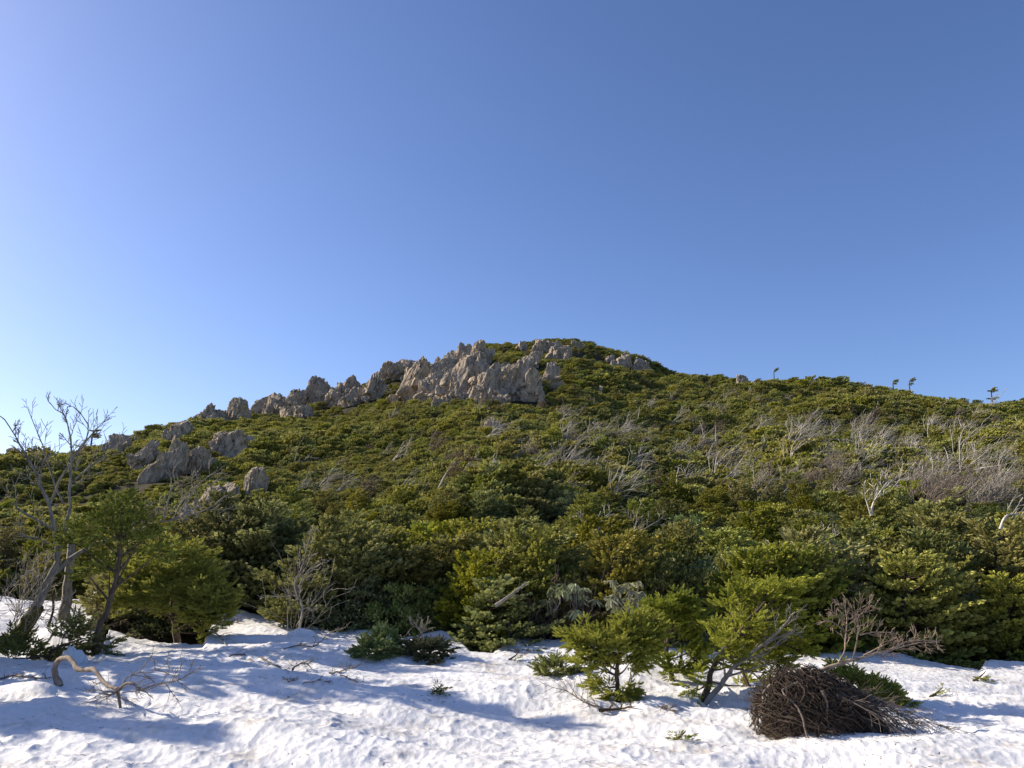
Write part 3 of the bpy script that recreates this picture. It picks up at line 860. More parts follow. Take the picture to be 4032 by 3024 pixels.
def scrub_sheet():
    rng = np.random.default_rng(55)
    pts = []; rot = []; scl = []; idx = []
    # jittered rows so the cover is closed
    y = 27.0
    cr = np.array(CRAGS)
    while y < 262:
        st_ = 0.58 + 0.0030 * y
        xs = np.arange(-0.86 * y - 3, 0.86 * y + 3, st_ * 1.05)
        xx = xs + rng.uniform(-0.45, 0.45, len(xs)) * st_
        yy = y + rng.uniform(-0.45, 0.45, len(xs)) * st_
        s = xx / yy
        yr = np.interp(s, RR_s, RR_y)
        zz = ground_z(xx, yy)
        ok = (yy < yr + 6) & (yy > edge_y(s) + 2)
        ok &= ~((s < -0.515) & (yy < 28.5))
        prob = np.clip((yy - 30) / 14, 0, 1)
        ok &= rng.random(len(xs)) < 0.35 + 0.65 * prob
        # thinner, greener-brown gaps
        gap = fbm(xx * 0.11, yy * 0.11, 3, 91)
        ok &= (gap < 0.34) | (rng.random(len(xs)) < 0.5)
        for i in np.where(ok)[0]:
            top_t = (zz[i] + 1.1) / yy[i]
            blk = (np.abs(cr[:, 0] / cr[:, 1] - s[i]) < (cr[:, 2] * 0.9 + 0.5) / cr[:, 1]) & (cr[:, 1] > yy[i]) & (cr[:, 1] - yy[i] < 22) & (top_t > cr[:, 4] + 0.0 * cr[:, 3])
            blk_f = 0.55 if blk.any() else 1.0
            if blk.any() and rng.random() < 0.25: continue
            d = np.hypot(cr[:, 0] - xx[i], (cr[:, 1] + cr[:, 2] * 0.5 - yy[i]))
            if (d < cr[:, 2] * 0.92).any(): continue
            if ((np.abs(cr[:, 0] - xx[i]) < cr[:, 2] * 0.85) & (cr[:, 1] - yy[i] > -0.5) & (cr[:, 1] - yy[i] < 2.2)).any():
                if rng.random() < 0.9: continue
            q = yy[i]
            sc_ = rng.uniform(0.5, 1.0)
            # high on the mountain the cover is lower
            big = 1.0 + 1.1 * float(fbm(np.array(xx[i] * 0.09), np.array(yy[i] * 0.09), 2, 17))
            low = blk_f * big - 0.35 * float(sstep(130, 210, np.array(q)))
            near_cliff = (np.hypot(cr[:, 0] - xx[i], cr[:, 1] - yy[i] - 2) < cr[:, 2] + 5).any() and q > 120
            if near_cliff: low *= 0.65
            pts.append((xx[i], yy[i], zz[i] - 0.12)); rot.append((rng.normal() * 0.12, rng.normal() * 0.12, rng.uniform(-0.9, 0.9)))
            scl.append(sc_ * low * (1.15 if s[i] > 0.1 else 1.0)); 
            pn = float(fbm(np.array(xx[i] * 0.05), np.array(yy[i] * 0.07), 3, 23))
            idx.append(int(rng.integers(7, 9)) if (pn > 0.16 and rng.random() < 0.45) or rng.random() < 0.03 else int(rng.integers(0, 7)))
        y += st_ * 1.02
    n = len(pts)
    me = bpy.data.meshes.new('scrub_points')
    me.vertices.add(n); me.vertices.foreach_set('co', np.array(pts, np.float32).ravel())
    a = me.attributes.new('rot', 'FLOAT_VECTOR', 'POINT'); a.data.foreach_set('vector', np.array(rot, np.float32).ravel())
    a = me.attributes.new('scl', 'FLOAT', 'POINT'); a.data.foreach_set('value', np.array(scl, np.float32))
    a = me.attributes.new('pick', 'INT', 'POINT'); a.data.foreach_set('value', np.array(idx, np.int32))
    o = bpy.data.objects.new('dwarf_scrub', me); COL.objects.link(o)
    ng = bpy.data.node_groups.new('scrub_scatter', 'GeometryNodeTree')
    ng.interface.new_socket('Geometry', in_out='INPUT', socket_type='NodeSocketGeometry')
    ng.interface.new_socket('Geometry', in_out='OUTPUT', socket_type='NodeSocketGeometry')
    gi = ng.nodes.new('NodeGroupInput'); go = ng.nodes.new('NodeGroupOutput')
    iop = ng.nodes.new('GeometryNodeInstanceOnPoints'); jn = ng.nodes.new('GeometryNodeJoinGeometry')
    for b in DW:
        oi = ng.nodes.new('GeometryNodeObjectInfo'); oi.inputs['Object'].default_value = b
        oi.inputs['As Instance'].default_value = True
        ng.links.new(oi.outputs['Geometry'], jn.inputs[0])
    def att(nm, typ):
        x = ng.nodes.new('GeometryNodeInputNamedAttribute'); x.data_type = typ; x.inputs['Name'].default_value = nm
        return x.outputs['Attribute']
    ng.links.new(gi.outputs[0], iop.inputs['Points']); ng.links.new(jn.outputs[0], iop.inputs['Instance'])
    iop.inputs['Pick Instance'].default_value = True
    ng.links.new(att('pick', 'INT'), iop.inputs['Instance Index'])
    ng.links.new(att('rot', 'FLOAT_VECTOR'), iop.inputs['Rotation'])
    ng.links.new(att('scl', 'FLOAT'), iop.inputs['Scale'])
    ng.links.new(iop.outputs[0], go.inputs[0])
    md = o.modifiers.new('scatter', 'NODES'); md.node_group = ng
    tag(o, 'closed cover of dwarf pine and low fir over the whole mountain slope', 'scrub', kind='stuff')
    print('scrub', n, 'belt', count)
scrub_sheet()

# ------------------------------------------------------------------ foreground plants
def W(pts, y0):
    return [P(p[0], p[1], y0 + (p[2] if len(p) > 2 else 0.0)) for p in pts]
def limb(store, pts, y0, r0, r1, rng, n=14, twigs=0, tl=0.4, tdepth=1, tstart=0.25, tr=0.006, up=0.35, wob=0.012, spread=0.7, bias=(0.02, 0, 0.05), minr=0.003):
    path = smooth_path(W(pts, y0), n)
    path = path + rng.normal(size=path.shape) * wob * np.linalg.norm(path[-1] - path[0]) * 0.3
    rad = np.linspace(r0, r1, n) * (1 + 0.10 * rng.normal(size=n))
    store.append((path, rad))
    for k in range(twigs):
        f = tstart + (1 - tstart) * (k + rng.random()) / twigs
        i = min(int(f * (n - 1)), n - 2); q = path[i] + (path[i + 1] - path[i]) * (f * (n - 1) - i)
        d = unit(path[i + 1] - path[i])
        sg = 1 if k % 2 else -1
        perp = unit(np.cross(d, [0, 1, 0])) * sg
        nd = unit(d * 0.8 + perp * spread + np.array([0, 0, up]) + rng.normal(size=3) * 0.3)
        grow(store, q, nd, tl * (1.25 - f * 0.7) * rng.uniform(0.6, 1.25), tr, tdepth, rng, bias, 0.2, (3, 5), 0.65, (0.35, 0.6), 4, minr, 0.2)
    return path

def blob_fir(name, label, base, trunk_pts, y0, r0, blobs, seed, shoot=0.07, width=0.5, kind='needle', mat='bright', step=0.045, slen=0.26, dens=1.0, group=None, extra=(), trunk_mat='brown', cat='fir'):
    rng = np.random.default_rng(seed)
    b = P(base[0], base[1], y0) if len(base) == 2 else np.array(base)
    t = thing(name, label, cat, b, 0, group)
    tr = []; cr = Acc(); st = ([], [], [])
    path = limb(tr, trunk_pts, y0, r0, r0 * 0.3, rng)
    tr.append((np.array([path[0] - np.array([0.01, 0, 0.35]), path[0], path[1]]), np.array([r0 * 1.25, r0 * 1.1, r0])))
    for e in extra: limb(tr, e, y0, r0 * 0.6, r0 * 0.2, rng)
    for (px, py, rx, ry, dd) in blobs:
        y = y0 + dd
        c = P(px, py, y); mx = rx / FPX * y; mz = ry / FPX * y; my = max(mx * 0.8, mz)
        k = np.argmin(np.linalg.norm(path - c, axis=1)); k = max(len(path) // 4, k - 2)
        q0 = path[k]
        tr.append((smooth_path([q0, (q0 + c) / 2 + np.array([0, 0, -0.03]), c], 6), np.linspace(r0 * 0.35, 0.006, 6)))
        ns = max(4, int(dens * (mx * mz * 3.14) / (slen * slen) * 13))
        for i in range(ns):
            v = rng.normal(size=3); v = v / np.linalg.norm(v) * rng.random() ** 0.5
            q = c + v * np.array([mx, my, mz]) * 0.85
            d = unit(unit((q - q0) * np.array([1, 0.7, 0.4])) * 0.8 + v * 0.7 + rng.normal(size=3) * 0.35 + np.array([0.12, -0.05, 0.22]))
            if i % 4 == 0: tr.append((np.array([c, (c + q) / 2 + rng.normal(size=3) * 0.02, q]), np.array([0.007, 0.005, 0.003])))
            spray(st, q - d * slen * 0.3, d, slen * rng.uniform(0.7, 1.2), rng, step=step, shoot=shoot, lat=0.55)
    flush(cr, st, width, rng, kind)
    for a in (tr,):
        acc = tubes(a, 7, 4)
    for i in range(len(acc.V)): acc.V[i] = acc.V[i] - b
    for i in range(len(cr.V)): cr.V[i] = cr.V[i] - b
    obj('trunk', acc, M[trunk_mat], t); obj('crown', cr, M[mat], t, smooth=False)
    return t

def bare(name, label, cat, stems, base, mat, group=None, k_small=3):
    acc = tubes(stems, 7, k_small)
    b = np.asarray(base)
    return tag(obj(name, acc, M[mat], origin=b), label, cat, group)

rg = np.random.default_rng(4242)
# --- three saplings in the snow at the right centre
yA = on_snow(2430, 2765)[1]
blob_fir('fir_sapling', 'bushy flat-crowned young fir, leftmost of three saplings in the snow', (2430, 2765), [(2435, 2775), (2432, 2700), (2428, 2650), (2445, 2560), (2480, 2480)], yA, 0.045,
         [(2235, 2503, 30, 10, 0), (2275, 2520, 55, 25, 0), (2330, 2550, 80, 42, -.1), (2410, 2545, 95, 62, 0), (2500, 2540, 95, 75, .1), (2555, 2500, 60, 45, .1), (2302, 2470, 13, 32, 0), (2455, 2460, 42, 30, .1), (2470, 2440, 25, 20, .1), (2540, 2460, 50, 30, .2),
          (2370, 2610, 85, 32, 0), (2480, 2610, 80, 28, 0), (2300, 2590, 45, 25, -.1), (2410, 2735, 60, 28, 0), (2360, 2690, 45, 25, .1), (2470, 2730, 40, 35, 0)], 11, dens=0.95, shoot=0.072, slen=0.23)
yB = on_snow(2650, 2680)[1]
blob_fir('fir_sapling', 'upswept yellow green young fir, middle of three saplings in the snow', (2650, 2690), [(2650, 2700), (2640, 2640), (2625, 2560), (2640, 2480), (2670, 2400)], yB, 0.05,
         [(2560, 2395, 45, 14, 0), (2620, 2400, 70, 32, 0), (2690, 2390, 65, 45, 0), (2660, 2370, 40, 20, 0), (2720, 2430, 45, 45, 0), (2600, 2440, 55, 30, .1), (2670, 2450, 60, 40, 0), (2690, 2510, 55, 35, 0), (2610, 2490, 45, 25, .2), (2720, 2560, 55, 30, 0),
          (2740, 2600, 60, 35, -.1), (2650, 2640, 55, 25, -.2), (2600, 2600, 50, 16, -.2), (2570, 2560, 40, 30, 0), (2700, 2640, 60, 25, -.1)], 12, shoot=0.075, dens=0.8, slen=0.24)
yC = on_snow(2775, 2755)[1]
blob_fir('fir_sapling', 'largest young fir with wide bright crown leaning right, rightmost of three saplings', (2770, 2755), [(2768, 2765), (2790, 2690), (2805, 2630), (2860, 2550), (2940, 2450), (3010, 2370)], yC, 0.05,
         [(2905, 2330, 20, 18, .5), (2870, 2375, 35, 25, .4), (2930, 2365, 65, 36, .4), (3010, 2345, 75, 40, .4), (3080, 2330, 70, 38, .5), (3110, 2370, 60, 40, .5), (3000, 2410, 90, 40, .5), (3080, 2430, 70, 40, .6), (3125, 2490, 60, 40, .6), (2900, 2440, 70, 35, .4),
          (2850, 2490, 55, 35, .3), (2940, 2500, 80, 45, .5), (3040, 2520, 85, 45, .6), (3150, 2560, 45, 30, .6), (2880, 2560, 65, 45, .3), (2980, 2590, 85, 45, .6), (3070, 2610, 60, 35, .7), (3020, 2650, 50, 22, .7), (2930, 2640, 50, 25, .7), (2735, 2720, 30, 28, .1), (2745, 2680, 25, 22, .1), (2930, 2700, 30, 30, .8), (2860, 2550, 50, 35, -.25), (2930, 2470, 60, 35, -.2), (2825, 2610, 35, 30, -.2), (3000, 2470, 60, 35, -.1), (2890, 2610, 45, 30, -.2)], 13,
         shoot=0.078, slen=0.26, dens=0.62, extra=[[(2975, 2735, .6), (2945, 2690, .6), (2920, 2620, .6), (2930, 2540, .5)], [(2955, 2725, .7), (2930, 2670, .7), (2915, 2610, .6)]])
# grey birch leaning over the third sapling
st = []
limb(st, [(2775, 2768, -.25), (2830, 2710, -.25), (2860, 2665, -.25), (2890, 2625, -.3), (2960, 2570, -.3), (3040, 2510, -.35), (3100, 2450, -.4), (3130, 2410, -.4)], yC, 0.042, 0.008, rg, 18, twigs=13, tl=0.36, tdepth=1, tr=0.007, tstart=0.4)
limb(st, [(2860, 2665, -.25), (2940, 2640, -.3), (3020, 2615, -.4)], yC, 0.02, 0.005, rg, 9, twigs=5, tl=0.22)
limb(st, [(2855, 2670, -.25), (2850, 2610, -.3), (2840, 2560, -.3), (2880, 2525, -.3)], yC, 0.018, 0.005, rg, 9, twigs=5, tl=0.2)
limb(st, [(3000, 2540, -.3), (3080, 2500, -.3), (3165, 2488, -.3)], yC, 0.018, 0.006, rg, 9, twigs=6, tl=0.25)
limb(st, [(2890, 2625, -.3), (2960, 2585, -.35), (3010, 2580, -.35), (3060, 2530, -.4), (3150, 2470, -.4)], yC, 0.018, 0.005, rg, 10, twigs=6, tl=0.25)
bare('bare_birch', 'pale grey leafless birch leaning right in front of the largest sapling', 'tree', st, P(2775, 2768, yC - .25), 'grey')

# --- left: leaning birch, trunks, bright drooping fir
yL = 16.8
st = []
limb(st, [(50, 2530), (85, 2480), (130, 2420), (165, 2340), (200, 2270), (228, 2215)], yL, 0.115, 0.07, rg, 14)
limb(st, [(215, 2260), (265, 2210), (330, 2165), (420, 2125), (520, 2095), (620, 2060), (740, 2030), (850, 1985)], yL, 0.052, 0.010, rg, 20, twigs=12, tl=0.75, tdepth=2, tr=0.012, tstart=0.45, up=0.5, minr=0.005)
limb(st, [(640, 2055), (665, 1960), (690, 1905), (760, 1880)], yL, 0.022, 0.006, rg, 10, twigs=6, tl=0.5, tdepth=1, minr=0.005)
limb(st, [(700, 2035), (740, 1960), (790, 1900), (850, 1855)], yL, 0.02, 0.006, rg, 10, twigs=7, tl=0.5, tdepth=1, minr=0.005)
limb(st, [(228, 2230), (222, 2150), (210, 2060), (196, 1990), (165, 1920), (140, 1860), (100, 1790), (60, 1720), (15, 1650)], yL, 0.052, 0.010, rg, 18, twigs=12, tl=0.6, tdepth=2, tr=0.012, tstart=0.45, up=0.6, minr=0.005)
limb(st, [(222, 2200), (250, 2120), (268, 2030), (280, 1930), (283, 1820), (278, 1720), (255, 1640), (195, 1590)], yL, 0.048, 0.008, rg, 18, twigs=12, tl=0.5, tdepth=2, tr=0.011, tstart=0.4, up=0.6, minr=0.005)
limb(st, [(283, 1900), (340, 1850), (430, 1780), (520, 1715)], yL, 0.025, 0.006, rg, 10, twigs=7, tl=0.5, tdepth=1, minr=0.005)
limb(st, [(195, 1985), (240, 1880), (300, 1790), (345, 1710), (335, 1650), (290, 1600)], yL, 0.03, 0.006, rg, 12, twigs=10, tl=0.5, tdepth=1, up=0.6, minr=0.005)
limb(st, [(300, 1790), (370, 1700), (430, 1635)], yL, 0.02, 0.006, rg, 8, twigs=7, tl=0.4, tdepth=1, minr=0.005)
limb(st, [(210, 2080), (150, 2050), (80, 2010), (40, 1960), (5, 1910)], yL, 0.03, 0.006, rg, 10, twigs=6, tl=0.5, tdepth=1, up=0.5, minr=0.005)
limb(st, [(250, 1990), (200, 1860), (170, 1760), (110, 1610)], yL + .3, 0.022, 0.006, rg, 10, twigs=10, tl=0.55, tdepth=1, up=0.6, minr=0.005)
limb(st, [(205, 2150), (150, 2120), (90, 2110), (20, 2070)], yL - .2, 0.02, 0.006, rg, 8, twigs=6, tl=0.5, tdepth=1, minr=0.005)
b0 = P(50, 2530, yL)
bt = thing('leaning_birch', 'big leafless birch with forked limbs rising from a mossy foot at the left edge', 'tree', b0)
acc = tubes(st, 8, 4)
for i in range(len(acc.V)): acc.V[i] = acc.V[i] - b0
obj('trunk', acc, M['grey'], bt)
ma = Acc(); tube(ma, smooth_path(W([(40, 2545), (85, 2485), (128, 2425), (150, 2385)], yL), 10) - b0 + np.array([0, 0, 0.0]), np.linspace(0.165, 0.125, 10), 10)
for i in range(len(ma.V)): ma.V[i] = ma.V[i] + 0.012 * rg.normal(size=ma.V[i].shape)
obj('moss', ma, M['moss'], bt)
st = []
limb(st, [(248, 2440), (262, 2350), (272, 2260), (280, 2160), (285, 2080)], 19.0, 0.13, 0.08, rg, 12)
bare('grey_trunk', 'thick straight grey trunk standing behind the leaning birch', 'tree', st, P(248, 2440, 19.0), 'grey')
blob_fir('fir_tree', 'slender fir on a bent brown trunk beside the leaning birch', (380, 2600), [(385, 2610), (378, 2540), (395, 2470), (425, 2390), (455, 2290), (470, 2180), (475, 2080), (485, 2000)], 16.4, 0.085,
         [(470, 1985, 50, 30, 0), (440, 2030, 70, 35, 0), (520, 2050, 70, 35, 0), (380, 2090, 90, 35, .1), (470, 2110, 90, 35, 0), (560, 2120, 60, 30, 0), (300, 2140, 70, 35, .2), (520, 2180, 60, 30, .2), (430, 2230, 80, 35, .3), (340, 2250, 60, 30, .4), (590, 2100, 60, 30, .3), (620, 2180, 60, 30, .3)], 21, shoot=0.10, width=0.5, slen=0.36, step=0.065, mat='fir', dens=0.7)
blob_fir('fir_tree', 'dense bright fir drooping over a dark hollow at the left snow bank', (700, 2560), [(705, 2570), (690, 2480), (680, 2380), (690, 2280), (700, 2180)], 18.6, 0.08,
         [(640, 2180, 90, 40, 0), (740, 2190, 80, 40, 0), (560, 2260, 90, 45, -.4), (660, 2260, 100, 55, -.3), (770, 2270, 95, 60, -.2), (840, 2330, 60, 60, -.3), (500, 2320, 70, 45, -.6), (590, 2340, 90, 55, -.6), (700, 2340, 90, 50, -.5), (800, 2370, 75, 60, -.6),
          (470, 2370, 50, 30, -.7), (540, 2380, 60, 35, -.7), (640, 2390, 60, 25, -.6), (850, 2420, 50, 55, -.6), (760, 2430, 60, 35, -.5), (800, 2490, 35, 45, -.4), (880, 2380, 30, 40, -.6)], 22, shoot=0.10, width=0.5, slen=0.40, step=0.065)
# low dark boughs lying round the birch foot
blob_fir('fir_bough', 'dark fir boughs lying on the ground right of the mossy birch foot', (300, 2560), [(200, 2560), (280, 2530), (380, 2500)], 16.2, 0.03,
         [(250, 2500, 60, 25, .3), (320, 2480, 60, 30, .4), (350, 2540, 60, 30, .2), (420, 2560, 30, 40, 0), (280, 2560, 60, 22, 0)], 23, shoot=0.10, width=0.5, slen=0.36, step=0.065, mat='fir')
blob_fir('fir_bough', 'dark fir boughs at the far left edge just above the snow', (120, 2600), [(20, 2600), (120, 2590), (240, 2580)], 16.0, 0.03,
         [(40, 2570, 70, 25, .3), (130, 2580, 70, 25, .2), (220, 2580, 60, 18, .1), (60, 2530, 70, 30, .6)], 24, shoot=0.10, width=0.5, slen=0.36, step=0.065, mat='fir')
# leafless brush at the left edge
st = []
for k in range(16):
    p0 = P(rg.uniform(-60, 120), rg.uniform(2420, 2520), 16.5 + rg.uniform(-.3, 1.2))
    grow(st, p0, (rg.uniform(-0.3, 0.9), rg.normal() * 0.3, rg.uniform(0.15, 0.9)), rg.uniform(0.8, 1.5), 0.012, 2, rg, (0, 0, 0.03), 0.35, (3, 5), 0.7, (0.4, 0.65), 5, 0.005, 0.2)
bare('leafless_shrub', 'tangle of pale leafless twigs at the left edge before the snow patch', 'shrub', st, P(40, 2480, 16.8), 'grey')
st = []
limb(st, [(190, 2470), (210, 2400), (205, 2340)], 17.2, 0.03, 0.02, rg, 6)
limb(st, [(210, 2480), (300, 2430), (400, 2400)], 18.0, 0.02, 0.008, rg, 8, twigs=6, tl=0.4, tdepth=1)
limb(st, [(300, 2450), (380, 2470), (470, 2450)], 17.5, 0.02, 0.008, rg, 8, twigs=6, tl=0.4, tdepth=1)
bare('dead_branch', 'reddish broken branches lying across the snow between the left trunks', 'branch', st, P(300, 2450, 17.6), 'brown')
# snow block with a ledge
def lump(name, label, px, py, wpx, hpx, dy, seed, mat='snow', cat='snow', amp=0.25, flat=0.6):
    y = on_snow(px, py)[1] + dy if mat != 'x' else dy
    V0, F0 = ICO[4]
    q = V0 * 2.1 + seed
    r = 1 + amp * fbm(q[:, 0] + q[:, 2], q[:, 1] - q[:, 2] * .7, 4, seed)
    wm = wpx / FPX * y / 2; hm = hpx / FPX * y
    V = V0 * r[:, None] * np.array([wm, wm * flat, hm])
    a = Acc(); a.add(V + P(px, py, y), F0)
    c = P(px, py, y)
    return tag(obj(name, a, M[mat], origin=c), label, cat)
lump('snow_block', 'small broken snow block beside the slender bent trunk', 290, 2625, 100, 70, 0.2, 5, amp=0.7)
lump('snow_block', 'narrow snow covered log end behind the arched dead branch', 255, 2555, 110, 22, 0.8, 6, amp=0.5)
lump('snow_block', 'rounded grey snow hump left of the brush mound', 2995, 2745, 150, 38, 0.0, 8)
lump('snow_block', 'small rounded snow bump below the drooping edge fir', 1195, 2505, 110, 28, -0.1, 9, amp=0.4)

# --- arched dead limb lying on the snow
ys, ye_ = on_snow(232, 2700)[1], on_snow(475, 2795)[1]
def A_(pts): return [(a, b, (ye_ - ys) * np.clip((a - 232) / 243, 0, 1.15)) for a, b in pts]
st = []
limb(st, A_([(236, 2702), (220, 2665), (216, 2630), (232, 2600), (262, 2590), (285, 2603), (305, 2632), (325, 2640), (350, 2636), (372, 2638), (398, 2672), (425, 2700), (462, 2715)]), ys, 0.046, 0.022, rg, 26, wob=0.006)
limb(st, A_([(462, 2712), (468, 2745), (474, 2788)]), ys, 0.03, 0.016, rg, 6)
limb(st, A_([(465, 2718), (490, 2695), (520, 2688), (545, 2710), (578, 2728)]), ys, 0.022, 0.008, rg, 9, twigs=7, tl=0.25, tdepth=1, up=0.0)
limb(st, A_([(545, 2718), (620, 2695), (700, 2680), (745, 2655)]), ys, 0.012, 0.004, rg, 9, twigs=9, tl=0.3, tdepth=1, up=0.15)
limb(st, A_([(475, 2705), (515, 2655), (600, 2645), (660, 2610)]), ys, 0.009, 0.003, rg, 9, twigs=6, tl=0.25, tdepth=1, up=0.2)
limb(st, A_([(408, 2682), (370, 2700), (345, 2728)]), ys, 0.010, 0.004, rg, 7, twigs=3, tl=0.12, up=-.1)
limb(st, A_([(455, 2720), (420, 2745), (375, 2768)]), ys, 0.009, 0.004, rg, 7, twigs=4, tl=0.15, up=-.1)
for k in range(14):
    grow(st, P(460 + rg.normal() * 12, 2722 + rg.normal() * 6, ys + (ye_ - ys)), (rg.normal() * 0.9, rg.normal() * 0.5, rg.uniform(-0.5, 0.1)), rg.uniform(0.2, 0.5), 0.006, 1, rg, (0, 0, -0.02), 0.3, (2, 4), 0.7, (0.4, 0.6), 4, 0.0025)
bare('arched_branch', 'thick dead limb arching out of the snow with forked twigs', 'branch', st, P(236, 2702, ys), 'twig', k_small=4)

def snow_twig(px, py, pts, label, seed, mat='twig', r=0.012, twigs=8, tl=0.22, up=0.05, lift=0.03):
    rng = np.random.default_rng(seed); st = []
    W3 = []
    for (a, b, h) in pts:
        q = on_snow(a, b + h); q = q + np.array([0, 0, lift]); 
        if h: q = P(a, b, q[1])
        W3.append(q)
    path = smooth_path(W3, 12) + rng.normal(size=(12, 3)) * 0.006
    st.append((path, np.linspace(r, r * 0.3, 12)))
    for k in range(twigs):
        f = 0.15 + 0.8 * (k + rng.random()) / twigs; i = min(int(f * 11), 10)
        d = unit(path[i + 1] - path[i]); sg = 1 if k % 2 else -1
        perp = unit(np.cross(d, [0, 0, 1])) * sg
        grow(st, path[i], unit(d * 0.7 + perp * 0.6 + np.array([0, 0, up + 0.25 * rng.random()])), tl * rng.uniform(0.5, 1.2), r * 0.45, 1, rng, (0, 0, 0.0), 0.25, (2, 4), 0.7, (0.4, 0.6), 4, 0.003, 0.2)
    bare('dead_twig', label, 'branch', st, W3[0], mat, 'dead twigs lying on the snow')
snow_twig(1150, 2560, [(1115, 2565, 0), (1180, 2540, 10), (1240, 2545, 20), (1290, 2500, 40), (1332, 2470, 60)], 'forked dark dead twig sticking up on the snow right below the snow bank', 1, r=0.018, twigs=9, tl=0.34)
snow_twig(1000, 2600, [(1025, 2593, 0), (1080, 2625, 0), (1135, 2652, 0)], 'straight dark stick with side twigs pointing down to the right', 2, r=0.016, twigs=8)
snow_twig(1200, 2640, [(1150, 2645, 0), (1175, 2615, 25), (1205, 2612, 25), (1235, 2650, 0)], 'small bowed pale stick among dark twigs on the snow', 3, r=0.018, mat='grey', twigs=6)
snow_twig(1300, 2660, [(1298, 2660, 0), (1350, 2640, 5), (1420, 2618, 20)], 'feathery dead twig pointing up right on the snow', 4, r=0.013, twigs=12, tl=0.2)
snow_twig(1400, 2690, [(1340, 2665, 0), (1390, 2685, 0), (1435, 2705, 0)], 'short dark twig under the feathery one', 5, r=0.011, twigs=7, tl=0.15)
snow_twig(930, 2580, [(900, 2590, 0), (945, 2582, 0), (985, 2600, 0), (1010, 2625, 0)], 'broken dark twigs below the drooping bright fir', 6, r=0.015, twigs=7, tl=0.18)
snow_twig(860, 2480, [(825, 2475, 30), (870, 2510, 15), (890, 2545, 0)], 'shredded pale bark sticks hanging at the snow bank corner', 7, r=0.02, mat='grey', twigs=6, tl=0.2)
snow_twig(900, 2430, [(855, 2430, 20), (905, 2445, 5), (950, 2460, 0)], 'thin upright twigs on top of the left snow bank', 8, r=0.012, twigs=8, tl=0.3, up=0.6)
snow_twig(100, 2670, [(0, 2680, 0), (50, 2662, 8), (120, 2668, 5), (205, 2675, 0)], 'long low dark branch leading from the left edge to the arched limb', 9, r=0.02, twigs=10, tl=0.2)
snow_twig(2300, 2790, [(2395, 2805, 0), (2320, 2770, 10), (2250, 2730, 30), (2215, 2715, 45)], 'thin branching twig on the snow left of the first sapling', 10, r=0.013, mat='reddish', twigs=11, tl=0.3, up=0.3)
snow_twig(2450, 2800, [(2360, 2808, 0), (2430, 2800, 0), (2495, 2792, 0)], 'short brown broken stick below the first sapling', 11, r=0.024, mat='brown', twigs=8, tl=0.18)
snow_twig(2630, 2790, [(2590, 2790, 0), (2625, 2800, 0), (2670, 2808, 0)], 'little heap of dark twigs between two saplings', 12, r=0.012, twigs=14, tl=0.14)
snow_twig(1120, 2680, [(1110, 2675, 0), (1140, 2690, 0), (1165, 2685, 0)], 'tiny dark twig tangle near the shadow edge', 13, r=0.010, twigs=9, tl=0.12)
snow_twig(1200, 2690, [(1190, 2700, 0), (1250, 2690, 0), (1300, 2695, 0)], 'thin scattered twigs beneath the bowed pale stick', 14, r=0.009, twigs=9, tl=0.12)
snow_twig(2080, 2580, [(1995, 2562, 0), (2040, 2572, 0), (2075, 2590, 0)], 'small dark twigs in the shaded snow notch', 15, r=0.010, twigs=8, tl=0.14)

# --- dwarf pine clumps and little tufts on the snow
def pine_clump(label, px, py, blobs, seed, mat='pine', name='dwarf_pine', shoot=0.075, kind='needle', dens=1.2):
    y = on_snow(px, py)[1]
    return blob_fir(name, label, (px, py), [(px - 30, py, 0), (px, py - 20, .05), (px + 20, py - 40, .1)], y, 0.02, blobs, seed, shoot=shoot, width=0.55, kind=kind, mat=mat, step=0.045, slen=0.2, dens=dens, cat='pine' if mat == 'pine' else 'fir')
pine_clump('greyish dwarf pine clump with a pointed top emerging from the snow', 1480, 2590, [(1420, 2580, 35, 18, 0), (1460, 2550, 45, 28, .1), (1500, 2510, 32, 26, .2), (1520, 2560, 45, 28, 0), (1545, 2530, 25, 18, .2), (1470, 2585, 40, 12, -.1)], 31)
pine_clump('flatter dwarf pine clump with brown litter right of the pointed one', 1680, 2600, [(1650, 2555, 40, 25, .1), (1700, 2560, 40, 22, .1), (1740, 2555, 35, 18, .2), (1720, 2605, 35, 20, -.1), (1580, 2540, 28, 14, .3), (1660, 2590, 40, 10, 0), (1610, 2575, 40, 10, .1)], 32)
pine_clump('small dark fir clump lying flat left of the first sapling', 2190, 2660, [(2150, 2640, 35, 16, .1), (2190, 2625, 30, 22, .1), (2230, 2645, 40, 18, 0), (2180, 2660, 45, 14, 0), (2260, 2650, 20, 12, 0)], 33, mat='fir', name='dwarf_fir')
pine_clump('mossy green tuft round a dark stub alone on open snow', 1722, 2735, [(1722, 2722, 18, 12, 0), (1712, 2728, 10, 8, 0), (1735, 2726, 10, 8, 0)], 34, mat='fir', name='dwarf_fir', shoot=0.035)
pine_clump('tiny flat green sprig on the foreground snow', 2680, 2918, [(2662, 2910, 16, 3, 0), (2688, 2920, 14, 3, 0)], 35, mat='bright', name='fir_sprig', shoot=0.035)
pine_clump('small dark green sprig far right on the snow', 3862, 2682, [(3850, 2677, 20, 5, 0), (3872, 2682, 14, 4, 0)], 36, mat='fir', name='fir_sprig', shoot=0.05)
pine_clump('tiny upright yellow sprig right of the brush mound', 3692, 2745, [(3690, 2725, 7, 16, 0)], 37, mat='bright', name='fir_sprig', shoot=0.03)
pine_clump('tiny green tuft in the shaded snow notch', 2028, 2602, [(2028, 2597, 8, 5, 0)], 38, mat='fir', name='fir_sprig', shoot=0.03)
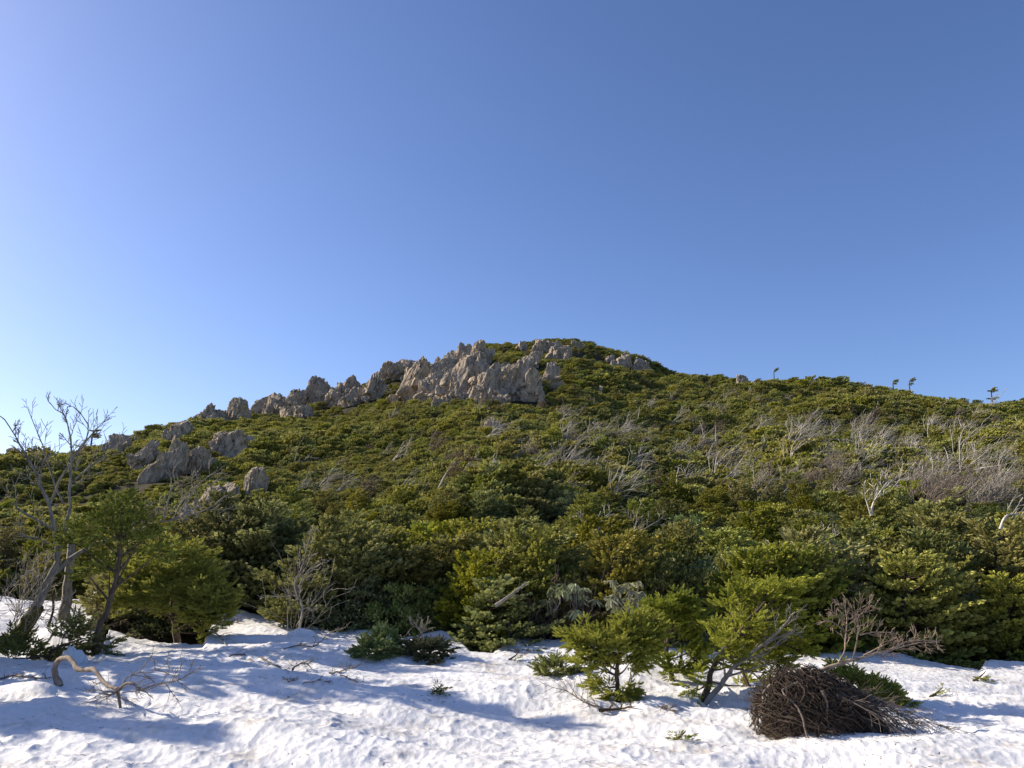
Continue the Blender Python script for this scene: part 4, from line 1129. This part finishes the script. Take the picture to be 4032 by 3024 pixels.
pine_clump('green fir tops peeping out behind the brush mound', 3400, 2770, [(3330, 2665, 35, 30, .7), (3370, 2690, 40, 30, .6), (3470, 2720, 45, 28, .4), (3430, 2760, 50, 22, .2), (3500, 2740, 40, 25, .2), (3540, 2775, 45, 12, 0), (3420, 2710, 35, 25, .4), (3290, 2640, 25, 12, .8)], 39, mat='bright', name='fir_sapling', dens=1.4)
pine_clump('thin dark fir sprays on the left shoulder of the brush mound', 3080, 2720, [(3060, 2720, 40, 25, .3), (3100, 2690, 40, 25, .35), (3140, 2665, 30, 18, .35), (3170, 2655, 25, 12, .4), (3040, 2760, 30, 22, .2)], 40, mat='fir', name='fir_bough', shoot=0.05)
# leafless sapling in front of the middle belt
st = []
for (x1, y1) in [(1625, 2440), (1658, 2425), (1688, 2435), (1600, 2500)]:
    limb(st, [(1661, 2540), (1660, 2495), ((1661 + x1) / 2, 2465), (x1, y1)], 17.9, 0.014, 0.006, rg, 8, twigs=4, tl=0.2, up=0.5, minr=0.006)
limb(st, [(1661, 2525), (1690, 2510), (1705, 2480)], 17.9, 0.012, 0.005, rg, 6, twigs=2, tl=0.15, minr=0.005)
bare('leafless_sapling', 'small leafless forked sapling above the flatter dwarf pine clump', 'tree', st, P(1661, 2540, 17.9), 'grey')

# --- brush mound of roots and bent stems
yM = on_snow(3260, 2893)[1] + 0.55
cM = P(3228, 2893, yM)
rx, ry, rz = 224 / FPX * yM, 0.58, 212 / FPX * yM
mt = thing('brush_mound', 'dark mound of tangled roots and bent stems over brown earth on the snow', 'brush', cM)
V0, F0 = ICO[5]
q = V0 * 1.9
r = 0.90 + 0.16 * fbm(q[:, 0] * 2 + q[:, 2], q[:, 1] * 2 - q[:, 2], 5, 87)
Vm = V0 * r[:, None] * np.array([rx, ry, rz]); Vm[:, 0] -= 0.10 * Vm[:, 2]
a = Acc(); a.add(Vm, F0); obj('earth', a, bark_mat('mound_earth', (0.03, 0.02, 0.013), (0.10, 0.065, 0.04), 6), mt)
rm = np.random.default_rng(99); st = []
def dome(th, ph, k=1.0):
    z_ = rz * math.cos(th) * k
    return np.array([rx * math.sin(th) * math.cos(ph) * k - 0.28 * z_, ry * math.sin(th) * math.sin(ph) * k, z_])
for k in range(800):
    ph = rm.uniform(math.pi * 0.95, math.pi * 2.12) if k % 6 else rm.uniform(0, 6.28)
    right = math.cos(ph) > -0.1
    th0 = rm.uniform(0.05, 1.2); th1 = th0 + rm.uniform(0.25, 1.1)
    dph = rm.normal() * (0.35 if right else 0.9) + 0.15; kk = rm.uniform(0.93, 1.12)
    pts = [dome(min(th0 + (th1 - th0) * f, 1.75), ph + dph * f + 0.14 * rm.normal(), kk + 0.055 * rm.normal()) for f in np.linspace(0, 1, 6)]
    r0 = rm.choice([0.003, 0.005, 0.008, 0.013], p=[.45, .35, .15, .05])
    st.append((smooth_path(pts, 12) + rm.normal(size=(12, 3)) * 0.010, np.linspace(r0, r0 * 0.4, 12)))
    if k % 5 == 0:
        q_ = st[-1][0][int(rm.integers(3, 9))]
        grow(st, q_, unit(q_ / np.array([rx, ry, rz])) * 0.6 + rm.normal(size=3) * 0.7, rm.uniform(0.08, 0.22), 0.004, 1, rm, (0, 0, -0.03), 0.4, (2, 3), 0.7, (0.4, 0.6), 4, 0.0022)
nroot = len(st)
for k in range(60):      # low woody stems that run out to the right
    ph = rm.uniform(-1.2, 0.35)
    a0 = dome(rm.uniform(0.3, 1.1), ph, 1.03)
    out = np.array([rm.uniform(0.25, 0.85), rm.uniform(-0.55, 0.35), 0]); e = a0 + out
    e[2] = max(-0.02 + rm.uniform(0, 0.22), a0[2] - 0.8)
    mid = (a0 + e) / 2 + np.array([0, 0, rm.uniform(0.0, 0.10)])
    r0 = rm.choice([0.005, 0.008, 0.013])
    path = smooth_path([a0 * np.array([.6, .6, 1.1]), a0, mid, e], 12) + rm.normal(size=(12, 3)) * 0.008
    st.append((path, np.linspace(r0, 0.003, 12)))
    for j in range(3):
        i = int(rm.integers(5, 11))
        grow(st, path[i], unit(path[i] - path[i - 1]) + rm.normal(size=3) * 0.35, rm.uniform(0.12, 0.35), 0.004, 1, rm, (0, 0, 0.0), 0.2, (2, 3), 0.6, (0.4, 0.6), 4, 0.0025)
obj('roots', tubes(st[:nroot], 6, 4), M['root'], mt)
obj('stems', tubes(st[nroot:], 6, 4), M['twig'], mt)
st = []
for k in range(6):      # thick pale roots in front
    ph = rm.uniform(math.pi * 1.05, math.pi * 1.95); th0 = rm.uniform(0.2, 0.8)
    pts = [dome(th0 + (1.6 - th0) * f, ph + rm.normal() * 0.12, 1.06 + 0.06 * rm.normal()) for f in np.linspace(0, 1, 6)]
    st.append((smooth_path(pts, 12), np.linspace(0.017, 0.008, 12)))
obj('roots', tubes(st, 6, 5), M['twig'], mt)
yT = yM + 0.1
st = []
def comb(pts, r0, tw, tl): limb(st, pts, yT, r0, 0.006, rg, 14, twigs=tw, tl=tl, tdepth=1, tr=0.0042, tstart=0.25, up=0.12, spread=0.9, minr=0.0028)
limb(st, [(3085, 2705), (3150, 2672), (3220, 2645), (3290, 2618), (3350, 2600)], yT, 0.030, 0.020, rg, 10)
comb([(3350, 2600), (3430, 2580), (3520, 2555), (3600, 2535), (3690, 2525)], 0.016, 24, 0.2)
comb([(3500, 2562), (3560, 2530), (3640, 2520), (3700, 2530)], 0.014, 10, 0.18)
comb([(3300, 2610), (3325, 2560), (3330, 2500), (3335, 2440), (3330, 2400), (3315, 2375)], 0.012, 18, 0.2)
comb([(3355, 2600), (3370, 2540), (3378, 2470), (3372, 2420), (3395, 2388), (3450, 2385)], 0.012, 20, 0.22)
comb([(3330, 2490), (3280, 2450), (3240, 2440)], 0.010, 7, 0.16)
comb([(3385, 2500), (3440, 2490), (3510, 2492)], 0.010, 8, 0.18)
comb([(3330, 2460), (3290, 2420), (3270, 2400)], 0.009, 6, 0.14)
comb([(3400, 2580), (3480, 2540), (3530, 2510)], 0.010, 8, 0.16)
bare('leafless_tree', 'reddish leafless tree slanting right out of the brush mound', 'tree', st, P(3085, 2705, yT), 'reddish')

# --- rhododendrons and leafless shrubs before the belt
def rhodo(label, px, py, wpx, hpx, y, seed, n=34, pale=0.6):
    n = int(n * 0.55)
    rng = np.random.default_rng(seed)
    b = P(px, py, y); t = thing('rhododendron', label, 'shrub', b, 0, 'rhododendrons at the foot of the belt')
    st = []; Pp = []; Dd = []; L = []
    wm = wpx / FPX * y / 2; hm = hpx / FPX * y
    for k in range(n):
        v = np.array([rng.uniform(-1, 1) * wm, rng.uniform(-0.6, 0.6) * wm, 0]); v[2] = hm * rng.uniform(0.12, 1.15)
        path = smooth_path([v * 0.05, v * np.array([.7, .7, .35]), v], 6) + rng.normal(size=(6, 3)) * 0.012
        st.append((path, np.linspace(0.014, 0.007, 6)))
        m = rng.integers(7, 10); an = np.arange(m) * 6.283 / m + rng.random()
        d = np.stack([np.cos(an) * 0.75, np.sin(an) * 0.75, rng.uniform(-1.3, -0.1, m)], -1)
        Pp.append(np.repeat(path[-1][None], m, 0)); Dd.append(d); L.append(rng.uniform(0.16, 0.25, m))
    cr = Acc(); L = np.concatenate(L)
    shoots(cr, np.concatenate(Pp), np.concatenate(Dd), L, L * 0.26, rng, 'leaf', rng.uniform(pale - .3, pale + .3, len(L)).clip(0, 1))
    shoots(cr, np.concatenate(Pp), np.concatenate(Dd), L, L * 0.20, rng, 'blade', rng.uniform(pale - .3, pale + .3, len(L)).clip(0, 1))
    obj('stems', tubes(st, 5, 4), M['grey'], t); obj('leaves', cr, M['rhodo'], t, smooth=False)
rhodo('pale rhododendron with drooping leaves and grey stems above the first sapling', 2465, 2420, 150, 130, 17.5, 61, 46, 0.85)
rhodo('rhododendron with hanging leaves left of the pale one', 2290, 2430, 110, 110, 18.2, 62, 26, 0.7)
rhodo('dark rhododendron sprays at the left of the hanging ones', 2170, 2420, 90, 110, 18.3, 63, 22, 0.55)
rhodo('green rhododendron among firs above the right snow', 3560, 2330, 130, 130, 19.5, 64, 36, 0.6)
rhodo('small rhododendron with spiky leaves near the right edge', 3800, 2360, 90, 90, 19.0, 65, 22, 0.7)
rhodo('shaded rhododendron above the dark snow notch', 2080, 2500, 120, 90, 18.5, 66, 22, 0.3)
def stems_shrub(label, px, py, wpx, hpx, y, seed, mat, n=22, name='leafless_shrub', bx=0.03, group=None):
    rng = np.random.default_rng(seed); st = []; b = P(px, py, y)
    for k in range(n):
        p0 = b + np.array([rng.normal() * wpx / FPX * y * 0.2, rng.normal() * 0.25, 0])
        grow(st, p0, (rng.normal() * 0.45, rng.normal() * 0.3, 1.0), hpx / FPX * y * rng.uniform(0.6, 1.0), 0.011, 1, rng, (bx, 0, 0.03), 0.3, (2, 5), 0.6, (0.35, 0.6), 6, 0.0055, 0.25)
    bare(name, label, 'shrub', st, b, mat, group)
stems_shrub('tangle of bare curling stems in the dark under the rhododendrons', 2250, 2520, 420, 190, 18.2, 71, 'root', 46)
stems_shrub('reddish leafless shrub in the shade left of the rhododendrons', 2205, 2370, 90, 120, 19.0, 72, 'reddish', 12)
stems_shrub('rusty twiggy shrub behind the hanging rhododendrons', 2340, 2360, 130, 100, 19.2, 73, 'reddish', 16)
stems_shrub('thin pale stems beside the drooping fir of the middle belt', 1180, 2500, 120, 330, 18.8, 74, 'grey', 9)
stems_shrub('brown leafless shrub in the dark right of the largest sapling', 3180, 2560, 110, 170, 18.0, 75, 'root', 18)

# gnarled dead branches at the middle belt
st = []
limb(st, [(1178, 2475), (1190, 2420), (1185, 2370), (1160, 2345), (1110, 2350), (1060, 2345)], 18.6, 0.028, 0.008, rg, 12, twigs=8, tl=0.35, minr=0.006)
limb(st, [(1180, 2400), (1220, 2395), (1238, 2430)], 18.6, 0.018, 0.006, rg, 7, twigs=3, tl=0.2, minr=0.006)
limb(st, [(1175, 2360), (1160, 2300), (1190, 2230), (1215, 2130), (1235, 2060)], 18.6, 0.018, 0.006, rg, 12, twigs=7, tl=0.4, minr=0.006)
limb(st, [(1170, 2330), (1200, 2260), (1270, 2200)], 18.6, 0.014, 0.005, rg, 8, twigs=5, tl=0.3, minr=0.006)
bare('dead_branch', 'gnarled greyish dead branches at the left flank of the middle firs', 'branch', st, P(1178, 2475, 18.6), 'grey')
st = []
limb(st, [(1950, 2385), (2000, 2350), (2040, 2320), (2075, 2295)], 17.6, 0.04, 0.02, rg, 8, twigs=3, tl=0.2)
bare('dead_branch', 'thick pale broken limb slanting up in the dark middle belt', 'branch', st, P(1950, 2385, 17.6), 'grey')
st = []
limb(st, [(1995, 2560), (2010, 2500), (2000, 2440)], 18.4, 0.09, 0.06, rg, 6)
bare('grey_trunk', 'short bare grey trunk in the dark hollow above the snow notch', 'tree', st, P(1995, 2560, 18.4), 'root')
st = []
limb(st, [(2370, 2280), (2420, 2190), (2470, 2130), (2560, 2070), (2620, 2030)], 20.5, 0.028, 0.007, rg, 14, twigs=12, tl=0.5, tdepth=1, tr=0.008, minr=0.005)
limb(st, [(2470, 2130), (2500, 2080), (2510, 2010)], 20.5, 0.02, 0.008, rg, 8, twigs=5, tl=0.5, minr=0.007)
bare('bare_birch', 'pale leafless birch leaning right above the rhododendrons', 'tree', st, P(2370, 2280, 20.5), 'grey')
st = []
limb(st, [(2380, 2150), (2340, 2080), (2300, 2050), (2270, 2030)], 23, 0.024, 0.008, rg, 10, twigs=6, tl=0.35, minr=0.005)
limb(st, [(2350, 2100), (2370, 2050), (2410, 2010)], 23, 0.02, 0.008, rg, 8, twigs=6, tl=0.35, minr=0.005)
bare('bare_birch', 'forked whitish bare tree standing above the middle pines', 'tree', st, P(2380, 2150, 23), 'birch')
st = []
limb(st, [(3430, 2030), (3440, 1980), (3470, 1930), (3500, 1890)], 27, 0.04, 0.012, rg, 10, twigs=9, tl=0.8, tdepth=1, minr=0.009)
limb(st, [(3430, 2030), (3410, 1970), (3405, 1930)], 27, 0.025, 0.01, rg, 8, twigs=4, tl=0.5, minr=0.009)
bare('bare_birch', 'white forked bare birch rising from firs at right', 'tree', st, P(3430, 2030, 27), 'birch')
st = []
limb(st, [(3255, 2150), (3250, 2110), (3225, 2080)], 24, 0.03, 0.012, rg, 7, twigs=4, tl=0.4, minr=0.008)
limb(st, [(3255, 2150), (3275, 2110), (3300, 2090)], 24, 0.025, 0.01, rg, 7, twigs=4, tl=0.4, minr=0.008)
bare('bare_birch', 'small pale bare birch between dark firs above the mound', 'tree', st, P(3255, 2150, 24), 'birch')
st = []
limb(st, [(3938, 2085), (3955, 2040), (3985, 2025), (4045, 2035)], 22, 0.045, 0.015, rg, 10, twigs=6, tl=0.5, minr=0.008)
bare('dead_branch', 'pale bent dead limb sticking out at the right edge', 'branch', st, P(3938, 2085, 22), 'birch')
st = []
limb(st, [(3190, 2450), (3230, 2390), (3270, 2345), (3330, 2325), (3385, 2330)], 18.2, 0.014, 0.006, rg, 10, twigs=6, tl=0.25, minr=0.006)
bare('leafless_sapling', 'thin arching leafless stem with reddish tip above the mound', 'tree', st, P(3190, 2450, 18.2), 'reddish')

# white leaning snag with straw coloured dead foliage
yS = hit(1712, 1975, lambda a_, b_: ground_z(a_, b_) + 0.7)
blob_fir('dead_fir', 'leaning white snag tufted with straw coloured dead foliage on mid slope', (1712, 1975), [(1710, 1975), (1725, 1930), (1750, 1880), (1775, 1840), (1800, 1810)], yS, 0.0022 * yS,
         [(1770, 1865, 22, 14, 0), (1790, 1845, 25, 16, 0), (1815, 1820, 28, 15, 0), (1840, 1805, 20, 12, 0)], 81, shoot=0.16, width=0.4, kind='blade', mat='dead', slen=0.6, step=0.12, trunk_mat='birch')

# ------------------------------------------------------------------ leafless birches and shrubs on the slope
def bare_proto(seed, depth, n0, L, r, bias, spread, minr):
    rng = np.random.default_rng(seed); st = []
    for k in range(n0):
        grow(st, (rng.normal() * 0.15, rng.normal() * 0.15, -0.1), (rng.normal() * 0.35 + bias[0] * 5, rng.normal() * 0.3, 1.0), L * rng.uniform(0.7, 1.1), r, depth, rng, bias, 0.28, (3, 5), spread, (0.45, 0.7), 6, minr, 0.25)
    me = tubes(st, 5, 3, thr=0.03).mesh('bare%d' % seed)
    return me
BARE = []
for i in range(5):
    me = bare_proto(400 + i, 2, 3 + i % 2, 2.2, 0.036, (0.12, 0, 0.02), 0.55, 0.010); me.materials.append(M['birch']); BARE.append(me)
BUSH = []
for i in range(4):
    me = bare_proto(420 + i, 1, 16, 1.5, 0.022, (0.12, 0, 0.0), 0.5, 0.011); me.materials.append(M['twig' if i % 2 else 'grey']); BUSH.append(me)
SNAG = []
for i in range(3):
    rng_ = np.random.default_rng(440 + i); st = []
    grow(st, (0, 0, -0.2), (0.05, 0, 1), 2.6, 0.07, 0, rng_, (0.02, 0, 0), 0.15, seg=7)
    for k in range(7):
        st.append((np.array([[0.02, 0, 0.8 + 0.25 * k], [rng_.uniform(-.3, .4), rng_.normal() * .2, 0.85 + 0.25 * k]]), np.array([0.02, 0.01])))
    me = tubes(st, 5, 3).mesh('snag%d' % i); me.materials.append(M['birch']); SNAG.append(me)
rs = np.random.default_rng(77)
def region(px, py):
    col = 'far left' if px < 800 else 'left' if px < 1500 else 'left of centre' if px < 2000 else 'centre' if px < 2500 else 'right of centre' if px < 3000 else 'right' if px < 3500 else 'far right'
    row = 'near the skyline' if py < 1640 else 'on the upper slope' if py < 1760 else 'on the middle slope' if py < 1880 else 'on the lower slope'
    return row + ', ' + col
def put(me, name, label, cat, px, py, sc, rz, grp, sink=0.6):
    y = hit(px, py, lambda a_, b_: ground_z(a_, b_) + sink)
    if y > 240: return
    p = P(px, py, y); 
    o = bpy.data.objects.new(name, me); COL.objects.link(o)
    o.location = tuple(float(c) for c in p); o.rotation_euler = (0, 0, rz); o.scale = (sc,) * 3
    tag(o, label, cat, grp)
big = [(3075, 1790, 1.9, 'big white twisting birch high on the right slope'), (3105, 1780, 1.5, 'white birch joined to the big twisting one'), (3775, 1880, 1.6, 'long white birch swept far to the right'), (3800, 1850, 1.2, 'white swept birch just behind the long one'),
       (3310, 1875, 1.5, 'white birch in the bright brush band, left part'), (3200, 1870, 1.2, 'short pale birch at the left of the brush band'), (3380, 1850, 1.3, 'slanting white birch in the brush band'), (3110, 1880, 1.2, 'spreading pale birch below the twisting one'),
       (3590, 1950, 1.1, 'crooked pale birch in the brown thicket'), (3650, 1940, 1.4, 'upright pale birch in the brown thicket'), (3560, 1830, 1.3, 'pale birch above the brown thicket'), (2170, 1905, 1.2, 'wide fan of grey branches in the middle of the slope'), (2240, 1900, 1.0, 'grey branches reaching right from the wide fan'),
       (2060, 1900, 0.9, 'slim grey birch left of the wide fan'), (2165, 1830, 0.9, 'pale birch above the wide fan'), (2290, 1740, 1.2, 'tall pale birch of the centre thicket'), (2350, 1750, 1.0, 'second pale birch of the centre thicket'), (2230, 1760, 0.9, 'left birch of the centre thicket'),
       (2790, 1655, 1.3, 'pale swept birch in the middle of the right slope'), (2640, 1670, 1.3, 'pale birch with fine twigs right of the centre thicket'), (2980, 1690, 1.0, 'thin pale birch left of the big twisting one'), (3440, 1790, 1.2, 'thin white birch upper right of the brush band'), (2810, 1925, 1.2, 'low pale birch at the foot of the right slope'),
       (2370, 1990, 1.2, 'greyish birch above the front firs in the centre'), (1500, 1790, 0.6, 'thin pale birch left of the columnar rock'), (1330, 1930, 0.6, 'white forked stems on the lower left slope'), (1260, 1950, 0.5, 'small bare tree left of the white forked stems')]
for k, (px, py, sc, lab) in enumerate(big):
    put(BARE[k % 5], 'bare_birch', lab, 'tree', px, py, sc * 0.95, rs.uniform(-.4, .4), 'leafless birches on the slope')
n_b = 0
while n_b < 240:
    px = rs.uniform(900, 4030); py = rs.uniform(1500, 1990)
    dens = 0.25
    if px > 2500: dens = 0.75
    if 2100 < px < 2500 and 1690 < py < 1930: dens = 0.8
    if px > 2800 and 1830 < py < 1960: dens = 1.0
    if px < 1500: dens = 0.05 if py > 1750 else 0
    if py < 1600: dens *= 0.5
    if 1380 < px < 2560 and py < 1600: continue
    if rs.random() > dens: continue
    n_b += 1
    kind = rs.random()
    if kind < 0.50: put(BARE[int(rs.integers(5))], 'bare_birch', 'small whitish leafless birch ' + region(px, py), 'tree', px, py, rs.uniform(0.5, 0.95), rs.uniform(-.6, .6), 'leafless birches on the slope')
    elif kind < 0.86: put(BUSH[int(rs.integers(4))], 'leafless_shrub', 'greyish leafless bush ' + region(px, py), 'shrub', px, py, rs.uniform(0.8, 1.3), rs.uniform(-.5, .5), 'leafless bushes on the slope', 0.3)
    elif px > 2300: put(SNAG[int(rs.integers(3))], 'dead_snag', 'pale dead stem standing ' + region(px, py), 'tree', px, py, rs.uniform(0.45, 0.85), rs.uniform(-3, 3), 'dead stems on the slope')
# brown thickets
for k in range(44):
    if k < 30: px, py = rs.uniform(3560, 3900), rs.uniform(1930, 2050); lab = 'brown twiggy thicket bush below the long white birch, %s' % ('upper' if py < 1990 else 'lower')
    else: px, py = rs.uniform(2950, 3350), rs.uniform(1850, 1930); lab = 'pinkish brush along the top of the front firs, %s' % ('upper' if py < 1890 else 'lower')
    put(BUSH[int(rs.integers(4))], 'leafless_shrub', lab, 'shrub', px, py, rs.uniform(0.8, 1.2), rs.uniform(-.5, .5), 'brown thickets on the right slope', 1.0)

# ------------------------------------------------------------------ flag firs on the skyline
def flag(label, px, py, h, seed, pads):
    y = hit(px, py, lambda a_, b_: ground_z(a_, b_) + 0.5)
    yr = float(np.interp(s_of(px, py), RR_s, RR_y)); y = min(y, yr + 1)
    rng = np.random.default_rng(seed); p = P(px, py, y)
    hm = 0.82 * h / FPX * y
    t = thing('flag_fir', label, 'fir', p, 0, 'wind-flagged firs on the skyline')
    path = smooth_path([[0, 0, -0.8], [0.02, 0, hm * 0.5], [0.10 * hm, 0, hm * 0.8], [0.28 * hm, 0, hm]], 10)
    st = [(path, np.linspace(0.11, 0.05, 10))]; sp = ([], [], [])
    for (f, L) in pads:
        q = path[int(f * 9)]
        for k in range(6):
            d = unit(np.array([1.0, rng.normal() * 0.5, 0.15 + rng.normal() * 0.2])) if L > 0 else unit(np.array([-1.0, rng.normal() * 0.4, 0.1]))
            spray(sp, q - d * 0.1, d, abs(L) * hm * rng.uniform(0.6, 1.1), rng, step=0.12, shoot=0.2, lat=0.45)
            st.append((np.array([q, q + d * abs(L) * hm * 0.7]), np.array([0.03, 0.015])))
    cr = Acc(); flush(cr, sp, 0.5, rng)
    obj('trunk', tubes(st, 5, 4), M['brown'], t); obj('crown', cr, M['fir'], t, smooth=False)
flag('tall thin flag fir alone on the saddle skyline', 3048, 1486, 44, 1, [(0.45, .2), (0.7, .3), (0.98, .42)])
flag('short flag fir left of the pair on the right skyline', 3517, 1526, 36, 2, [(0.35, .45), (0.7, .6), (0.95, .7)])
flag('taller flag fir right of the pair on the right skyline', 3582, 1534, 54, 3, [(0.4, .35), (0.7, .45), (0.97, .45)])
flag('bushy flag fir furthest right on the skyline', 3905, 1566, 50, 4, [(0.2, .55), (0.2, -.45), (0.45, .55), (0.45, -.35), (0.7, .45), (0.95, .35)])
flag('small bare topped flag fir near the saddle rock', 2778, 1494, 28, 5, [(0.8, .3), (0.5, -.35), (0.5, .4)])
flag('dark layered flag fir on the left skyline behind the leaning birch', 358, 1756, 82, 6, [(0.2, -.85), (0.2, .3), (0.38, .5), (0.55, .45), (0.8, -.35), (0.85, .35)])
flag('stubby flag fir on the right skyline left of the pair', 3320, 1516, 30, 7, [(0.4, .5), (0.7, .4), (0.9, .3), (0.6, -.3)])

# ------------------------------------------------------------------ tall firs just outside the left edge (they throw the bands of shade)
TALL = [proto(make_fir, 'tallfir%d' % i, (M['brown'], M['fir']), h=5.0, R=1.5, seed=150 + i, lean=0.1, wind=0.4, levels=12, nbr=7, step=0.12, shoot=0.2, width=0.42, top=0.2, low=0.12) for i in range(2)]
for k, (x, y, sc, rz) in enumerate([(-12.7, 15.0, 1.35, 0.3), (-13.6, 12.0, 1.1, 1.3), (-15.0, 16.6, 1.4, 2.2), (-15.8, 12.6, 1.3, 0.9), (-11.6, 8.7, 0.8, 0.2), (-18.0, 18.5, 1.3, 2.9), (-14.2, 9.4, 1.2, 1.9), (-12.2, 5.8, 1.0, 2.6)]):
    t_, c_ = TALL[k % 2]
    z = float(snow_z(np.array(x), np.array(y), False)) if y < edge_y(x / y) else float(ground_z(np.array(x), np.array(y)))
    plant('fir_tree', 'tall fir outside the left edge of the picture, %s' % ['nearest the leaning birch', 'short one before the birch', 'second from the birch', 'outer one', 'smallest', 'furthest back', 'biggest', 'nearest the camera'][k], 'fir', t_, c_, (x, y, z - 0.1), rz, sc, 'tall firs at the left').scale = (sc * 0.78, sc * 0.78, sc * 1.1)

# ------------------------------------------------------------------ litter on the snow
rl = np.random.default_rng(31); a = Acc()
for k in range(2600):
    y = rl.uniform(7.5, 17.5); s = rl.uniform(-0.7, 0.7)
    if rl.random() > 0.25 + 0.75 * (fbm(np.array(s * y * 0.5), np.array(y * 0.5), 2, 5) > 0.1): continue
    x = s * y
    if y > edge_y(s) - 0.4: continue
    z = float(snow_z(np.array(x), np.array(y)))
    an = rl.uniform(0, 3.14); L = rl.uniform(0.015, 0.07) * (2.2 if k % 25 == 0 else 1)
    d = np.array([math.cos(an), math.sin(an), 0.0]) * L
    tube(a, np.array([[x, y, z + 0.004], [x + d[0], y + d[1], z + 0.012]]), np.array([0.003, 0.002]), 3)
tag(obj('needle_litter', a, M['brown']), 'fine needles and twig bits scattered over the snow', 'litter', kind='stuff')

# ------------------------------------------------------------------ make look-alike labels single
from collections import defaultdict
bpy.context.view_layer.update()
bl = defaultdict(list)
for o in bpy.data.objects:
    if o.parent is None and 'label' in o.keys() and 'kind' not in o.keys(): bl[o['label']].append(o)
ORD = ['leftmost', 'second', 'third', 'fourth', 'fifth', 'sixth', 'seventh', 'eighth', 'ninth', 'tenth', 'eleventh', 'twelfth', 'thirteenth', 'fourteenth', 'fifteenth', 'sixteenth', 'seventeenth', 'eighteenth', 'nineteenth', 'twentieth']
for lab, os_ in bl.items():
    n = len(os_)
    if n < 2: continue
    os_.sort(key=lambda o: o.location.x / max(o.location.y, 1))
    for i, o in enumerate(os_):
        if n == 2: sfx = ('left one', 'right one')[i]
        elif n == 3: sfx = ('leftmost', 'middle one', 'rightmost')[i]
        elif i == n - 1: sfx = 'rightmost'
        else: sfx = 'leftmost' if i == 0 else ORD[min(i, 19)] + ' from left'
        new = lab + ', ' + sfx
        wds = new.split()
        o['label'] = new if len(wds) <= 16 else new.replace('of the picture', '').replace('beyond the left edge', 'past the left edge').replace('bluish ', '').replace('olive ', '')
